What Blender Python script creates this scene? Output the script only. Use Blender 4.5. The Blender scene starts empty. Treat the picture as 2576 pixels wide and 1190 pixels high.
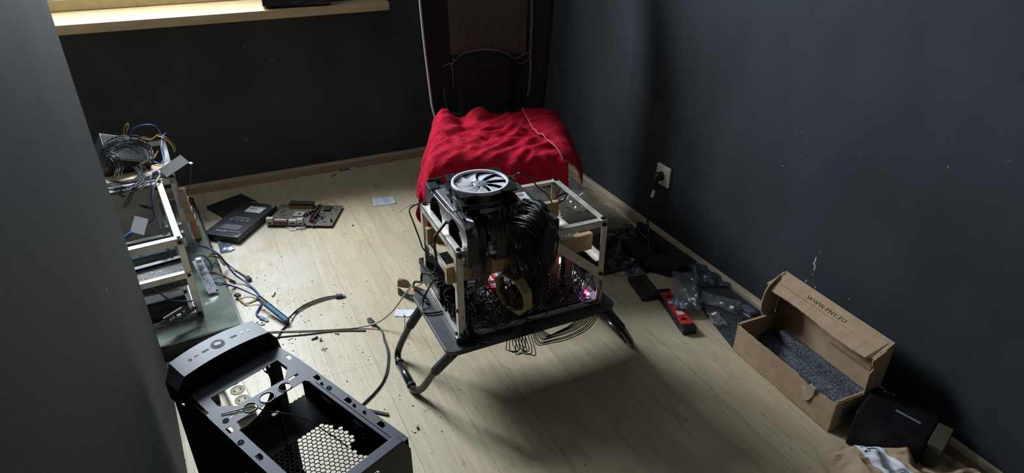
import bpy, bmesh, math, random
from mathutils import Vector, Matrix, noise, geometry
R = math.radians
sc = bpy.context.scene
col = sc.collection
PI = math.pi

# ------------------------------------------------------------------ camera
H = 1.3
F = 1640.0
yaw, pitch, roll = R(25.63), R(29.3), R(0.33)
fw = Vector((math.sin(yaw)*math.cos(pitch), math.cos(yaw)*math.cos(pitch), -math.sin(pitch)))
rt = Vector((math.cos(yaw), -math.sin(yaw), 0)); up = rt.cross(fw)
rt2 = rt*math.cos(roll)+up*math.sin(roll); up2 = up*math.cos(roll)-rt*math.sin(roll)
cam_d = bpy.data.cameras.new('camera'); cam = bpy.data.objects.new('camera', cam_d); col.objects.link(cam)
cam.matrix_world = Matrix(((rt2.x, up2.x, -fw.x, 0), (rt2.y, up2.y, -fw.y, 0), (rt2.z, up2.z, -fw.z, H), (0, 0, 0, 1)))
cam_d.sensor_fit = 'HORIZONTAL'; cam_d.sensor_width = 36; cam_d.lens = 36*F/2576.0
cam_d.clip_start = 0.02; cam_d.clip_end = 60
sc.camera = cam

# ------------------------------------------------------------------ light
sc.view_settings.view_transform = 'Standard'
sc.view_settings.look = 'None'
sc.view_settings.gamma = 1
sc.view_settings.use_curve_mapping = False
sc.view_settings.exposure = 0.70
w = bpy.data.worlds.new('overcast'); sc.world = w; w.use_nodes = True
bg = w.node_tree.nodes['Background']
bg.inputs[0].default_value = (0.72, 0.86, 1.0, 1); bg.inputs[1].default_value = 0.6
XR, YB = 1.5356, 3.0665          # right wall and back wall planes
WX0, WX1, WZ0, WZ1 = -0.98, 0.38, 0.80, 2.35   # window opening
ld = bpy.data.lights.new('daylight', 'AREA'); ld.shape = 'RECTANGLE'; ld.size = 0.95; ld.size_y = 0.90
ld.energy = 100; ld.color = (0.80, 0.90, 1.0)
lo = bpy.data.objects.new('daylight', ld); col.objects.link(lo)
lo.location = (-0.26, YB+0.29, 1.85); lo.rotation_euler = (R(-90), 0, 0)   # shines towards -y

# ------------------------------------------------------------------ pixel rays onto real planes (calibration of the room)
def ray(px, py): return rt2*((px-1288)/F) - up2*((py-595)/F) + fw
def at(px, py, z=0.0):
    d = ray(px, py); t = (z-H)/d.z
    return Vector((d.x*t, d.y*t, z))
def ony(px, py, y):
    d = ray(px, py); t = y/d.y; return Vector((d.x*t, y, H+d.z*t))
def onx(px, py, x):
    d = ray(px, py); t = x/d.x; return Vector((x, d.y*t, H+d.z*t))

# ------------------------------------------------------------------ materials
MC = {}
def mat(name, color, rough=0.6, metal=0.0, vary=0.0, vscale=8.0, bump=0.0, bscale=60.0, color2=None, spec=0.5, stretch=None, coat=0.0, sheen=0.0):
    if name in MC: return MC[name]
    m = bpy.data.materials.new(name); m.use_nodes = True; MC[name] = m
    nt = m.node_tree; N = nt.nodes; L = nt.links; b = N['Principled BSDF']
    b.inputs['Base Color'].default_value = (*color, 1); b.inputs['Roughness'].default_value = rough
    b.inputs['Metallic'].default_value = metal; b.inputs['Specular IOR Level'].default_value = spec
    b.inputs['Coat Weight'].default_value = coat
    b.inputs['Sheen Weight'].default_value = sheen
    tc = N.new('ShaderNodeTexCoord'); src = tc.outputs['Object']
    if stretch:
        mp = N.new('ShaderNodeMapping'); mp.inputs['Scale'].default_value = stretch; L.new(src, mp.inputs[0]); src = mp.outputs[0]
    n = N.new('ShaderNodeTexNoise'); n.inputs['Scale'].default_value = vscale; n.inputs['Detail'].default_value = 8; L.new(src, n.inputs['Vector'])
    rp = N.new('ShaderNodeValToRGB'); rp.color_ramp.elements[0].position = 0.35; rp.color_ramp.elements[1].position = 0.7
    c2 = color2 or tuple(min(1, c*(1+vary)+0.004*vary) for c in color)
    c1 = tuple(c*(1-vary*0.6) for c in color) if not color2 else color
    rp.color_ramp.elements[0].color = (*c1, 1); rp.color_ramp.elements[1].color = (*c2, 1)
    L.new(n.outputs['Fac'], rp.inputs[0]); L.new(rp.outputs[0], b.inputs['Base Color'])
    if bump:
        n2 = N.new('ShaderNodeTexNoise'); n2.inputs['Scale'].default_value = bscale; n2.inputs['Detail'].default_value = 5; L.new(src, n2.inputs['Vector'])
        bp = N.new('ShaderNodeBump'); bp.inputs['Strength'].default_value = bump; bp.inputs['Distance'].default_value = 0.004
        L.new(n2.outputs['Fac'], bp.inputs['Height']); L.new(bp.outputs[0], b.inputs['Normal'])
    return m
def film(name, color, trans=0.5, rough=0.12, bump=0.6, bscale=25):
    if name in MC: return MC[name]
    m = bpy.data.materials.new(name); m.use_nodes = True; MC[name] = m
    nt = m.node_tree; N = nt.nodes; L = nt.links; b = N['Principled BSDF']; out = N['Material Output']
    b.inputs['Base Color'].default_value = (*color, 1); b.inputs['Roughness'].default_value = rough; b.inputs['Coat Weight'].default_value = 0.6
    tr = N.new('ShaderNodeBsdfTransparent'); mx = N.new('ShaderNodeMixShader'); mx.inputs[0].default_value = trans
    L.new(b.outputs[0], mx.inputs[1]); L.new(tr.outputs[0], mx.inputs[2]); L.new(mx.outputs[0], out.inputs[0])
    n2 = N.new('ShaderNodeTexNoise'); n2.inputs['Scale'].default_value = bscale; n2.inputs['Detail'].default_value = 4
    tc = N.new('ShaderNodeTexCoord'); L.new(tc.outputs['Object'], n2.inputs['Vector'])
    bp = N.new('ShaderNodeBump'); bp.inputs['Strength'].default_value = bump; bp.inputs['Distance'].default_value = 0.01
    L.new(n2.outputs['Fac'], bp.inputs['Height']); L.new(bp.outputs[0], b.inputs['Normal'])
    return m
def emit(name, color, s):
    if name in MC: return MC[name]
    m = bpy.data.materials.new(name); m.use_nodes = True; MC[name] = m
    b = m.node_tree.nodes['Principled BSDF']; b.inputs['Base Color'].default_value = (*color, 1)
    b.inputs['Emission Color'].default_value = (*color, 1); b.inputs['Emission Strength'].default_value = s
    return m

def wall_mat(name, c1, c2, warm):
    m = bpy.data.materials.new(name); m.use_nodes = True
    nt = m.node_tree; N = nt.nodes; L = nt.links; b = N['Principled BSDF']; b.inputs['Roughness'].default_value = 0.75; b.inputs['Specular IOR Level'].default_value = 0.35
    tc = N.new('ShaderNodeTexCoord')
    n = N.new('ShaderNodeTexNoise'); n.inputs['Scale'].default_value = 2.6; n.inputs['Detail'].default_value = 9; n.inputs['Roughness'].default_value = 0.6; L.new(tc.outputs['Object'], n.inputs['Vector'])
    mp = N.new('ShaderNodeMapping'); mp.inputs['Scale'].default_value = (4, 4, 1.6); L.new(tc.outputs['Object'], mp.inputs[0])
    n3 = N.new('ShaderNodeTexNoise'); n3.inputs['Scale'].default_value = 1.5; n3.inputs['Detail'].default_value = 5; L.new(mp.outputs[0], n3.inputs['Vector'])
    ad = N.new('ShaderNodeMath'); ad.operation = 'ADD'; L.new(n.outputs['Fac'], ad.inputs[0]); L.new(n3.outputs['Fac'], ad.inputs[1])
    hf = N.new('ShaderNodeMath'); hf.operation = 'MULTIPLY'; hf.inputs[1].default_value = 0.5; L.new(ad.outputs[0], hf.inputs[0])
    rp = N.new('ShaderNodeValToRGB'); rp.color_ramp.elements[0].position = 0.38; rp.color_ramp.elements[1].position = 0.64
    rp.color_ramp.elements[0].color = (*c1, 1); rp.color_ramp.elements[1].color = (*c2, 1); L.new(hf.outputs[0], rp.inputs[0])
    # pale scuff specks
    n2 = N.new('ShaderNodeTexNoise'); n2.inputs['Scale'].default_value = 30; n2.inputs['Detail'].default_value = 3; L.new(tc.outputs['Object'], n2.inputs['Vector'])
    r2 = N.new('ShaderNodeValToRGB'); r2.color_ramp.elements[0].position = 0.755; r2.color_ramp.elements[1].position = 0.80
    r2.color_ramp.elements[0].color = (0, 0, 0, 1); r2.color_ramp.elements[1].color = (.5, .5, .5, 1); L.new(n2.outputs['Fac'], r2.inputs[0])
    mx = N.new('ShaderNodeMixRGB'); mx.inputs[2].default_value = (*warm, 1); L.new(r2.outputs[0], mx.inputs[0]); L.new(rp.outputs[0], mx.inputs[1]); L.new(mx.outputs[0], b.inputs['Base Color'])
    n4 = N.new('ShaderNodeTexNoise'); n4.inputs['Scale'].default_value = 160; n4.inputs['Detail'].default_value = 4; L.new(tc.outputs['Object'], n4.inputs['Vector'])
    bp = N.new('ShaderNodeBump'); bp.inputs['Strength'].default_value = 0.13; bp.inputs['Distance'].default_value = 0.002; L.new(n4.outputs['Fac'], bp.inputs['Height']); L.new(bp.outputs[0], b.inputs['Normal'])
    return m

def floor_mat():
    m = bpy.data.materials.new('oak_parquet'); m.use_nodes = True
    nt = m.node_tree; N = nt.nodes; L = nt.links; b = N['Principled BSDF']
    tc = N.new('ShaderNodeTexCoord')
    def brick(width, rowh, mortar, off, sx=0.0, c1=(0.62, .62, .62, 1), c2=(1, 1, 1, 1)):
        # planks run along y: swap the axes
        mp = N.new('ShaderNodeMapping'); mp.inputs['Rotation'].default_value = (0, 0, R(90)); mp.inputs['Location'].default_value = (sx, -0.340+off, 0)
        L.new(tc.outputs['Object'], mp.inputs[0])
        # after +90deg rotation: x' = -y, y' = x
        k = N.new('ShaderNodeTexBrick'); k.offset = 0.37; k.offset_frequency = 1
        k.inputs['Scale'].default_value = 1.0; k.inputs['Brick Width'].default_value = width; k.inputs['Row Height'].default_value = rowh
        k.inputs['Mortar Size'].default_value = mortar; k.inputs['Mortar Smooth'].default_value = 0.3
        k.inputs['Color1'].default_value = c1; k.inputs['Color2'].default_value = c2; k.inputs['Mortar'].default_value = (0.5, 0.5, 0.5, 1)
        L.new(mp.outputs[0], k.inputs['Vector']); return k
    big = brick(2.2, 0.1685, 0.0009, 0.0)
    small = brick(0.43, 0.1685/3, 0.00035, 0.0, 0.13)
    mp = N.new('ShaderNodeMapping'); mp.inputs['Scale'].default_value = (13, 1.1, 1); L.new(tc.outputs['Object'], mp.inputs[0])
    # shift the grain by strip so it breaks at the joints
    vadd = N.new('ShaderNodeVectorMath'); vadd.operation = 'MULTIPLY_ADD'; vadd.inputs[1].default_value = (37, 11, 23); L.new(small.outputs['Color'], vadd.inputs[0]); L.new(mp.outputs[0], vadd.inputs[2])
    g = N.new('ShaderNodeTexNoise'); g.inputs['Scale'].default_value = 2.2; g.inputs['Detail'].default_value = 7; g.inputs['Roughness'].default_value = .62; g.inputs['Distortion'].default_value = 2.6; L.new(vadd.outputs[0], g.inputs['Vector'])
    gr = N.new('ShaderNodeValToRGB'); e = gr.color_ramp.elements; e[0].position = .34; e[0].color = (0.50, 0.405, 0.255, 1); e[1].position = .60; e[1].color = (0.61, 0.51, 0.345, 1)
    L.new(g.outputs['Fac'], gr.inputs[0])
    tone = N.new('ShaderNodeMixRGB'); tone.blend_type = 'MULTIPLY'; tone.inputs[0].default_value = 0.28; L.new(gr.outputs[0], tone.inputs[1]); L.new(small.outputs['Color'], tone.inputs[2])
    s1 = N.new('ShaderNodeMixRGB'); s1.inputs[2].default_value = (0.20, 0.15, 0.09, 1)
    a = N.new('ShaderNodeMath'); a.operation = 'MULTIPLY'; a.inputs[1].default_value = 0.30; L.new(small.outputs['Fac'], a.inputs[0]); L.new(a.outputs[0], s1.inputs[0]); L.new(tone.outputs[0], s1.inputs[1])
    s2 = N.new('ShaderNodeMixRGB'); s2.inputs[2].default_value = (0.16, 0.12, 0.07, 1)
    a2 = N.new('ShaderNodeMath'); a2.operation = 'MULTIPLY'; a2.inputs[1].default_value = 0.65; L.new(big.outputs['Fac'], a2.inputs[0]); L.new(a2.outputs[0], s2.inputs[0]); L.new(s1.outputs[0], s2.inputs[1])
    # trodden dust, pale grey, thickest between the shelf and the table
    d = N.new('ShaderNodeTexNoise'); d.inputs['Scale'].default_value = 7; d.inputs['Detail'].default_value = 10; d.inputs['Roughness'].default_value = .7; L.new(tc.outputs['Object'], d.inputs['Vector'])
    dr = N.new('ShaderNodeValToRGB'); dr.color_ramp.elements[0].position = .36; dr.color_ramp.elements[1].position = .56; L.new(d.outputs['Fac'], dr.inputs[0])
    sub = N.new('ShaderNodeVectorMath'); sub.operation = 'SUBTRACT'; sub.inputs[1].default_value = (0.12, 1.45, 0); L.new(tc.outputs['Object'], sub.inputs[0])
    ln = N.new('ShaderNodeVectorMath'); ln.operation = 'LENGTH'; L.new(sub.outputs[0], ln.inputs[0])
    mr = N.new('ShaderNodeMapRange'); mr.inputs[1].default_value = 0.75; mr.inputs[2].default_value = 0.1; mr.inputs[3].default_value = 0.0; mr.inputs[4].default_value = 1.0; L.new(ln.outputs['Value'], mr.inputs[0])
    ma = N.new('ShaderNodeMath'); ma.operation = 'MULTIPLY'; L.new(dr.outputs[0], ma.inputs[0]); L.new(mr.outputs[0], ma.inputs[1])
    s3 = N.new('ShaderNodeMixRGB'); s3.inputs[2].default_value = (0.66, 0.63, 0.58, 1); L.new(ma.outputs[0], s3.inputs[0]); L.new(s2.outputs[0], s3.inputs[1])
    # dark specks and smears
    d2 = N.new('ShaderNodeTexNoise'); d2.inputs['Scale'].default_value = 42; d2.inputs['Detail'].default_value = 6; L.new(tc.outputs['Object'], d2.inputs['Vector'])
    r2 = N.new('ShaderNodeValToRGB'); r2.color_ramp.elements[0].position = .655; r2.color_ramp.elements[1].position = .72; L.new(d2.outputs['Fac'], r2.inputs[0])
    a3 = N.new('ShaderNodeMath'); a3.operation = 'MULTIPLY'; a3.inputs[1].default_value = 0.45; L.new(r2.outputs[0], a3.inputs[0])
    s4 = N.new('ShaderNodeMixRGB'); s4.inputs[2].default_value = (0.17, 0.14, 0.10, 1); L.new(a3.outputs[0], s4.inputs[0]); L.new(s3.outputs[0], s4.inputs[1])
    L.new(s4.outputs[0], b.inputs['Base Color'])
    b.inputs['Roughness'].default_value = 0.42; b.inputs['Specular IOR Level'].default_value = 0.4
    bp = N.new('ShaderNodeBump'); bp.inputs['Strength'].default_value = 0.25; bp.inputs['Distance'].default_value = 0.002; L.new(g.outputs['Fac'], bp.inputs['Height']); L.new(bp.outputs[0], b.inputs['Normal'])
    return m

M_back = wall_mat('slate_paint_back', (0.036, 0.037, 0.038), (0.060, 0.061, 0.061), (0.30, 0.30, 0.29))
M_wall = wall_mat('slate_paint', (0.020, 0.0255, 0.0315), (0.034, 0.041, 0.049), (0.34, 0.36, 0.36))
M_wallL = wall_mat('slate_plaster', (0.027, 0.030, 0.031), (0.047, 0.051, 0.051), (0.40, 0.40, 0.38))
M_floor = floor_mat()
black = mat('black_plastic', (0.010, 0.010, 0.012), 0.38, vary=.4, vscale=20)
blackm = mat('black_matte', (0.012, 0.012, 0.013), 0.7, vary=.5, vscale=14)
wireb = mat('black_wire', (0.012, 0.012, 0.014), 0.32, vary=.2)
wireg = mat('grey_wire', (0.045, 0.045, 0.055), 0.35)
wirebl = mat('blue_wire', (0.035, 0.075, 0.26), 0.35, vary=.3)
wirey = mat('yellow_wire', (0.50, 0.33, 0.06), 0.4)
wireo = mat('orange_wire', (0.34, 0.16, 0.045), 0.45)
wirew = mat('ivory_wire', (0.50, 0.47, 0.36), 0.45, vary=.2)
alu = mat('aluminium', (0.62, 0.62, 0.60), 0.36, 0.75, vary=.25, vscale=16, bump=.1, stretch=(1, 1, 1))
alud = mat('raw_aluminium_worn', (0.64, 0.60, 0.53), 0.45, 0.45, vary=.25, vscale=22)
mdf = mat('fibreboard', (0.50, 0.33, 0.17), 0.75, vary=.15, vscale=60, bump=.3, bscale=200)
wood = mat('sill_oak', (0.60, 0.44, 0.25), 0.5, vary=.22, vscale=3, stretch=(1.5, 30, 8), bump=.1)
bbm = mat('baseboard_oak', (0.40, 0.31, 0.22), 0.5, vary=.2, vscale=3, stretch=(2, 2, 30))
woodl = mat('pale_wood', (0.66, 0.52, 0.34), 0.6, vary=.2, vscale=4, stretch=(1.5, 30, 8))
card = mat('cardboard', (0.40, 0.27, 0.165), 0.85, vary=.13, vscale=30, bump=.15, bscale=120)
cardin = mat('cardboard_core', (0.34, 0.23, 0.14), 0.9, vary=.2, vscale=40)
kraft = mat('kraft_paper', (0.40, 0.28, 0.175), 0.8, vary=.16, vscale=14, bump=.5, bscale=18)
paper = mat('white_paper', (0.72, 0.74, 0.80), 0.7, vary=.05)
ink = mat('black_ink', (0.02, 0.02, 0.025), 0.7)
inkbrown = mat('brown_ink', (0.045, 0.035, 0.03), 0.8)
silverink = mat('silver_ink', (0.55, 0.58, 0.62), 0.4)
foam = mat('charcoal_foam', (0.010, 0.011, 0.013), 0.95, bump=1.0, bscale=240, color2=(0.20, 0.22, 0.26), vscale=240)
redc = mat('red_plastic', (0.62, 0.03, 0.02), 0.4, vary=.15)
boltm = mat('black_bolt', (0.015, 0.014, 0.014), 0.35, 0.4)
whitep = mat('white_plastic', (0.70, 0.70, 0.72), 0.4, vary=.05)
fanw = mat('fan_white', (0.66, 0.65, 0.70), 0.35, vary=.04)
ivory = mat('ivory_plastic', (0.60, 0.57, 0.46), 0.45, vary=.1)
socketw = mat('socket_ivory', (0.66, 0.63, 0.54), 0.4, vary=.04)
case_m = mat('case_steel', (0.030, 0.035, 0.055), 0.50, 0.0, vary=.35, vscale=5, spec=0.35)
case_in = mat('case_black', (0.005, 0.005, 0.006), 0.7, vary=.3, spec=.12)
pcbd = mat('dark_circuit_board', (0.020, 0.022, 0.024), 0.5, bump=.5, bscale=260, color2=(0.20, 0.20, 0.20), vscale=170)
pcbb = mat('brown_circuit_board', (0.060, 0.052, 0.040), 0.6, bump=.4, bscale=220, color2=(0.22, 0.19, 0.15), vscale=90)
pcbw = mat('white_circuit_board', (0.58, 0.60, 0.66), 0.45, vary=.2, vscale=60)
blueslot = mat('blue_slot', (0.05, 0.22, 0.36), 0.4)
gold = mat('gold_contacts', (0.55, 0.42, 0.16), 0.4, 0.5)
tan = mat('tan_plastic', (0.42, 0.31, 0.15), 0.5, vary=.12)
brownbl = mat('brown_blade', (0.05, 0.025, 0.02), 0.4)
glassg = mat('dusty_glass', (0.13, 0.155, 0.13), 0.14, vary=.5, vscale=9, coat=.6)
redtowel = mat('red_terry', (0.46, 0.009, 0.030), 0.95, vary=.25, vscale=30, bump=1.0, bscale=230, spec=.12)
hemtowel = mat('red_hem', (0.62, 0.10, 0.12), 0.95, bump=.8, bscale=300)
fabric = mat('chair_fabric', (0.007, 0.007, 0.008), 0.9, bump=.6, bscale=300, vary=.5, vscale=60, sheen=.0)
meshf = mat('chair_mesh', (0.040, 0.041, 0.026), 0.8, bump=.8, bscale=420, color2=(0.11, 0.11, 0.078), vscale=170)
thread = mat('grey_thread', (0.30, 0.31, 0.30), 0.8, vary=.4, vscale=100)
chairedge = mat('pale_edge', (0.55, 0.60, 0.72), 0.35)
bagclear = film('clear_film', (0.30, 0.33, 0.36), .62, .15)
bagdark = film('smoky_film', (0.05, 0.07, 0.10), .25, .14)
bagblack = film('black_film', (0.006, 0.007, 0.010), .02, .22, bump=.5, bscale=9)
antist = film('antistatic_film', (0.10, 0.12, 0.17), .12, .10, bump=.8, bscale=30)
led_m = emit('led_violet', (0.55, 0.45, 1.0), 30)
ledr_m = emit('led_red', (1.0, 0.03, 0.08), 4)

# ------------------------------------------------------------------ helpers
WM = {}
def tag(o, label=None, cat=None, group=None, kind=None):
    if label: o['label'] = label
    if cat: o['category'] = cat
    if group: o['group'] = group
    if kind: o['kind'] = kind
    return o
def thing(name, label, cat, M=None, group=None):
    o = bpy.data.objects.new(name, None); col.objects.link(o); o.empty_display_size = .05
    M = M if M is not None else Matrix.Identity(4)
    if isinstance(M, Vector): M = Matrix.Translation(M)
    o.matrix_world = M; WM[o] = M.copy()
    tag(o, label, cat, group); return o
class MB:
    def __init__(s): s.v = []; s.f = []; s.m = []
    def add(s, vs, fs, mi=0, M=None):
        k = len(s.v)
        for p in vs:
            p = Vector(p); s.v.append(M @ p if M is not None else p)
        for f in fs: s.f.append([i+k for i in f]); s.m.append(mi)
        return s
    def box(s, x0, x1, y0, y1, z0, z1, mi=0, M=None):
        vs = [(x, y, z) for x in (x0, x1) for y in (y0, y1) for z in (z0, z1)]
        return s.add(vs, [(0, 1, 3, 2), (4, 6, 7, 5), (0, 4, 5, 1), (2, 3, 7, 6), (0, 2, 6, 4), (1, 5, 7, 3)], mi, M)
    def cbox(s, c, d, mi=0, M=None, rz=0):
        T = Matrix.Translation(Vector(c)) @ Matrix.Rotation(rz, 4, 'Z')
        if M is not None: T = M @ T
        return s.box(-d[0]/2, d[0]/2, -d[1]/2, d[1]/2, -d[2]/2, d[2]/2, mi, T)
    def bar(s, p0, p1, w, h, mi=0, upv=(0, 0, 1)):
        p0, p1 = Vector(p0), Vector(p1); d = p1-p0; L = d.length; x = d.normalized(); u = Vector(upv)
        y = u.cross(x).normalized(); z = x.cross(y)
        T = Matrix(((x.x, y.x, z.x, p0.x), (x.y, y.y, z.y, p0.y), (x.z, y.z, z.z, p0.z), (0, 0, 0, 1)))
        return s.box(0, L, -w/2, w/2, -h/2, h/2, mi, T)
    def cyl(s, p0, p1, r, r2=None, n=16, mi=0, M=None):
        p0, p1 = Vector(p0), Vector(p1); r2 = r if r2 is None else r2; d = (p1-p0).normalized()
        a = d.orthogonal().normalized(); b = d.cross(a); vs = []
        for p, q in ((p0, r), (p1, r2)):
            for i in range(n):
                t = 2*PI*i/n; vs.append(p+a*(q*math.cos(t))+b*(q*math.sin(t)))
        fs = [(i, (i+1) % n, n+(i+1) % n, n+i) for i in range(n)]+[tuple(range(n-1, -1, -1)), tuple(range(n, 2*n))]
        return s.add(vs, fs, mi, M)
    def tube(s, pts, r, n=7, mi=0, closed=False, flat=1.0):
        pts = [Vector(p) for p in pts]; N = len(pts); vs = []; a = None
        for i, p in enumerate(pts):
            if closed: t = pts[(i+1) % N]-pts[i-1]
            else: t = pts[min(i+1, N-1)]-pts[max(i-1, 0)]
            if t.length < 1e-9: t = Vector((0, 0, 1))
            t.normalize()
            if a is None: a = (Vector((0, 0, 1)) if abs(t.z) < .9 else Vector((1, 0, 0)))
            a = (a-t*a.dot(t)); a = a.normalized() if a.length > 1e-6 else t.orthogonal().normalized()
            b = t.cross(a)
            rr = r(i/(N-1)) if callable(r) else r
            for k in range(n):
                q = 2*PI*k/n; vs.append(p+a*(rr*math.cos(q)*flat)+b*(rr*math.sin(q)))
        fs = []
        for i in range(N if closed else N-1):
            j = (i+1) % N
            for k in range(n): fs.append((i*n+k, i*n+(k+1) % n, j*n+(k+1) % n, j*n+k))
        if not closed: fs += [tuple(range(n-1, -1, -1)), tuple((N-1)*n+k for k in range(n))]
        return s.add(vs, fs, mi)
    def lathe(s, prof, n=32, mi=0, M=None):
        vs = []; m = len(prof)
        for i in range(n):
            t = 2*PI*i/n
            for (r, z) in prof: vs.append((r*math.cos(t), r*math.sin(t), z))
        fs = [(i*m+k, ((i+1) % n)*m+k, ((i+1) % n)*m+k+1, i*m+k+1) for i in range(n) for k in range(m-1)]
        return s.add(vs, fs, mi, M)
    def grid(s, fn, nu, nv, mi=0, thick=0.0):
        vs = [Vector(fn(i/nu, j/nv)) for i in range(nu+1) for j in range(nv+1)]
        fs = [(i*(nv+1)+j, (i+1)*(nv+1)+j, (i+1)*(nv+1)+j+1, i*(nv+1)+j+1) for i in range(nu) for j in range(nv)]
        return s.add(vs, fs, mi)
    def plate(s, outer, holes, z0, z1, mi=0, M=None):
        loops = [[Vector((p[0], p[1], 0)) for p in l] for l in [outer]+list(holes)]
        tri = geometry.tessellate_polygon(loops); flat = [p for l in loops for p in l]; n = len(flat)
        vs = [(p.x, p.y, z1) for p in flat]+[(p.x, p.y, z0) for p in flat]
        fs = [tuple(t) for t in tri]+[tuple(i+n for i in reversed(t)) for t in tri]; k = 0
        for l in loops:
            m = len(l)
            for i in range(m): fs.append((k+i, k+(i+1) % m, n+k+(i+1) % m, n+k+i))
            k += m
        return s.add(vs, fs, mi, M)
    def ball(s, c, r, n=10, mi=0, sc=(1, 1, 1)):
        c = Vector(c); vs = []; fs = []; m = n//2+1
        for j in range(m+1):
            ph = PI*j/m
            for i in range(n):
                t = 2*PI*i/n; vs.append(c+Vector((r*sc[0]*math.sin(ph)*math.cos(t), r*sc[1]*math.sin(ph)*math.sin(t), r*sc[2]*math.cos(ph))))
        for j in range(m):
            for i in range(n): fs.append((j*n+i, j*n+(i+1) % n, (j+1)*n+(i+1) % n, (j+1)*n+i))
        return s.add(vs, fs, mi)
    def build(s, name, mats, parent=None, smooth=False, bevel=0.0, M=None, solid=0.0, autos=None):
        if not isinstance(mats, (list, tuple)): mats = [mats]
        T = M if M is not None else Matrix.Identity(4)
        vs = [T @ v for v in s.v]
        me = bpy.data.meshes.new(name)
        if parent is not None:
            P = WM[parent]; Pi = P.inverted(); loc = vs and [Pi @ v for v in vs]
        else:
            c = Vector((sum(v.x for v in vs)/len(vs), sum(v.y for v in vs)/len(vs), min(v.z for v in vs)))
            P = Matrix.Translation(c); loc = [v-c for v in vs]
        me.from_pydata([tuple(v) for v in loc], [], s.f); me.update()
        bm = bmesh.new(); bm.from_mesh(me); bmesh.ops.recalc_face_normals(bm, faces=bm.faces); bm.to_mesh(me); bm.free()
        for m in mats: me.materials.append(m)
        for p, mi in zip(me.polygons, s.m): p.material_index = mi; p.use_smooth = smooth
        o = bpy.data.objects.new(name, me); col.objects.link(o)
        if parent is not None: o.parent = parent; WM[o] = P.copy()
        else: o.matrix_world = P; WM[o] = P.copy()
        if solid:
            md = o.modifiers.new('thickness', 'SOLIDIFY'); md.thickness = solid; md.offset = 0
        if bevel:
            md = o.modifiers.new('edges', 'BEVEL'); md.width = bevel; md.segments = 2; md.limit_method = 'ANGLE'; md.angle_limit = R(40)
        return o
def one(name, label, cat, mb, mats, group=None, **k):
    return tag(mb.build(name, mats, None, **k), label, cat, group)
def smooth_path(pts, n=8):
    P = [Vector(p) for p in pts]; out = []
    if len(P) < 3:
        return [P[0].lerp(P[-1], i/n) for i in range(n+1)]
    for i in range(len(P)-1):
        p0 = P[i-1] if i else P[0]*2-P[1]; p1, p2 = P[i], P[i+1]; p3 = P[i+2] if i+2 < len(P) else P[-1]*2-P[-2]
        for k in range(n):
            t = k/n
            out.append(.5*((2*p1)+(p2-p0)*t+(2*p0-5*p1+4*p2-p3)*t*t+(3*p1-p0-3*p2+p3)*t**3))
    out.append(P[-1]); return out
def px(*pts): return [at(*p) for p in pts]
def text(s, size, M, m, parent, name='printed_text', ext=0.0002, align='CENTER', sx=1.0, sp=1.12):
    cu = bpy.data.curves.new(name, 'FONT'); cu.body = s; cu.size = size; cu.extrude = ext; cu.align_x = align; cu.align_y = 'CENTER'; cu.resolution_u = 3; cu.space_character = sp
    t = bpy.data.objects.new(name, cu); col.objects.link(t)
    bpy.context.view_layer.update()
    me = bpy.data.meshes.new_from_object(t.evaluated_get(bpy.context.evaluated_depsgraph_get()))
    bpy.data.objects.remove(t); bpy.data.curves.remove(cu)
    S = Matrix.Diagonal((sx, 1, 1, 1))
    me.transform(WM[parent].inverted() @ M @ S); me.materials.clear(); me.materials.append(m)
    o = bpy.data.objects.new(name, me); col.objects.link(o); o.parent = parent; WM[o] = WM[parent].copy(); return o
def frame(o, x, y):
    o, x, y = Vector(o), Vector(x).normalized(), Vector(y); z = x.cross(y).normalized(); y = z.cross(x)
    return Matrix(((x.x, y.x, z.x, o.x), (x.y, y.y, z.y, o.y), (x.z, y.z, z.z, o.z), (0, 0, 0, 1)))
def barcode(parent, M, w, h, n, m, seed, name='barcode'):
    rr = random.Random(seed); b = MB(); x = -w/2
    while x < w/2:
        t = w/n*rr.choice((.4, .7, 1.1)); b.box(x, min(x+t, w/2), -h/2, h/2, 0, .0002); x += t+w/n*rr.choice((.4, .6, 1.0))
    return b.build(name, m, parent, M=M)
def bundle(mb, pts, n, spread, r, seed, mi=0, segs=8, tight=None, pick=None, jt=.5):
    rr = random.Random(seed)
    base = smooth_path(pts, segs); N = len(base)
    for k in range(n):
        a = rr.uniform(0, 2*PI); q = spread*math.sqrt(rr.uniform(0, 1)); o = Vector((q*math.cos(a), q*.6*math.sin(a), q*math.sin(a)))
        ph = rr.uniform(0, 9)
        out = []
        for i, p in enumerate(base):
            t = i/(N-1); wv = 1.0 if tight is None else tight(t)
            jit = Vector((noise.noise(Vector((t*2, ph, 0))), noise.noise(Vector((t*2, ph, 5))), noise.noise(Vector((t*2, ph, 9)))))*spread*jt
            out.append(p+(o+jit)*wv)
        mb.tube(out, r, 5, pick(k, rr) if pick else mi)
    return mb
def cable(name, label, cat, pts, r, m, group=None, n=8, ends=None, seg=8):
    t = thing(name, label, cat, Matrix.Translation(Vector(pts[0])), group)
    MB().tube(smooth_path(pts, seg), r, n).build('wire', m, t, smooth=True)
    return t
def plug(parent, p, d, size, m, name='connector', bevel=.0008):
    d = Vector(d).normalized(); u = Vector((0, 0, 1)) if abs(d.z) < .9 else Vector((1, 0, 0))
    b = MB(); b.bar(Vector(p), Vector(p)+d*size[0], size[1], size[2], 0, u)
    return b.build(name, m, parent, bevel=bevel)
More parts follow.
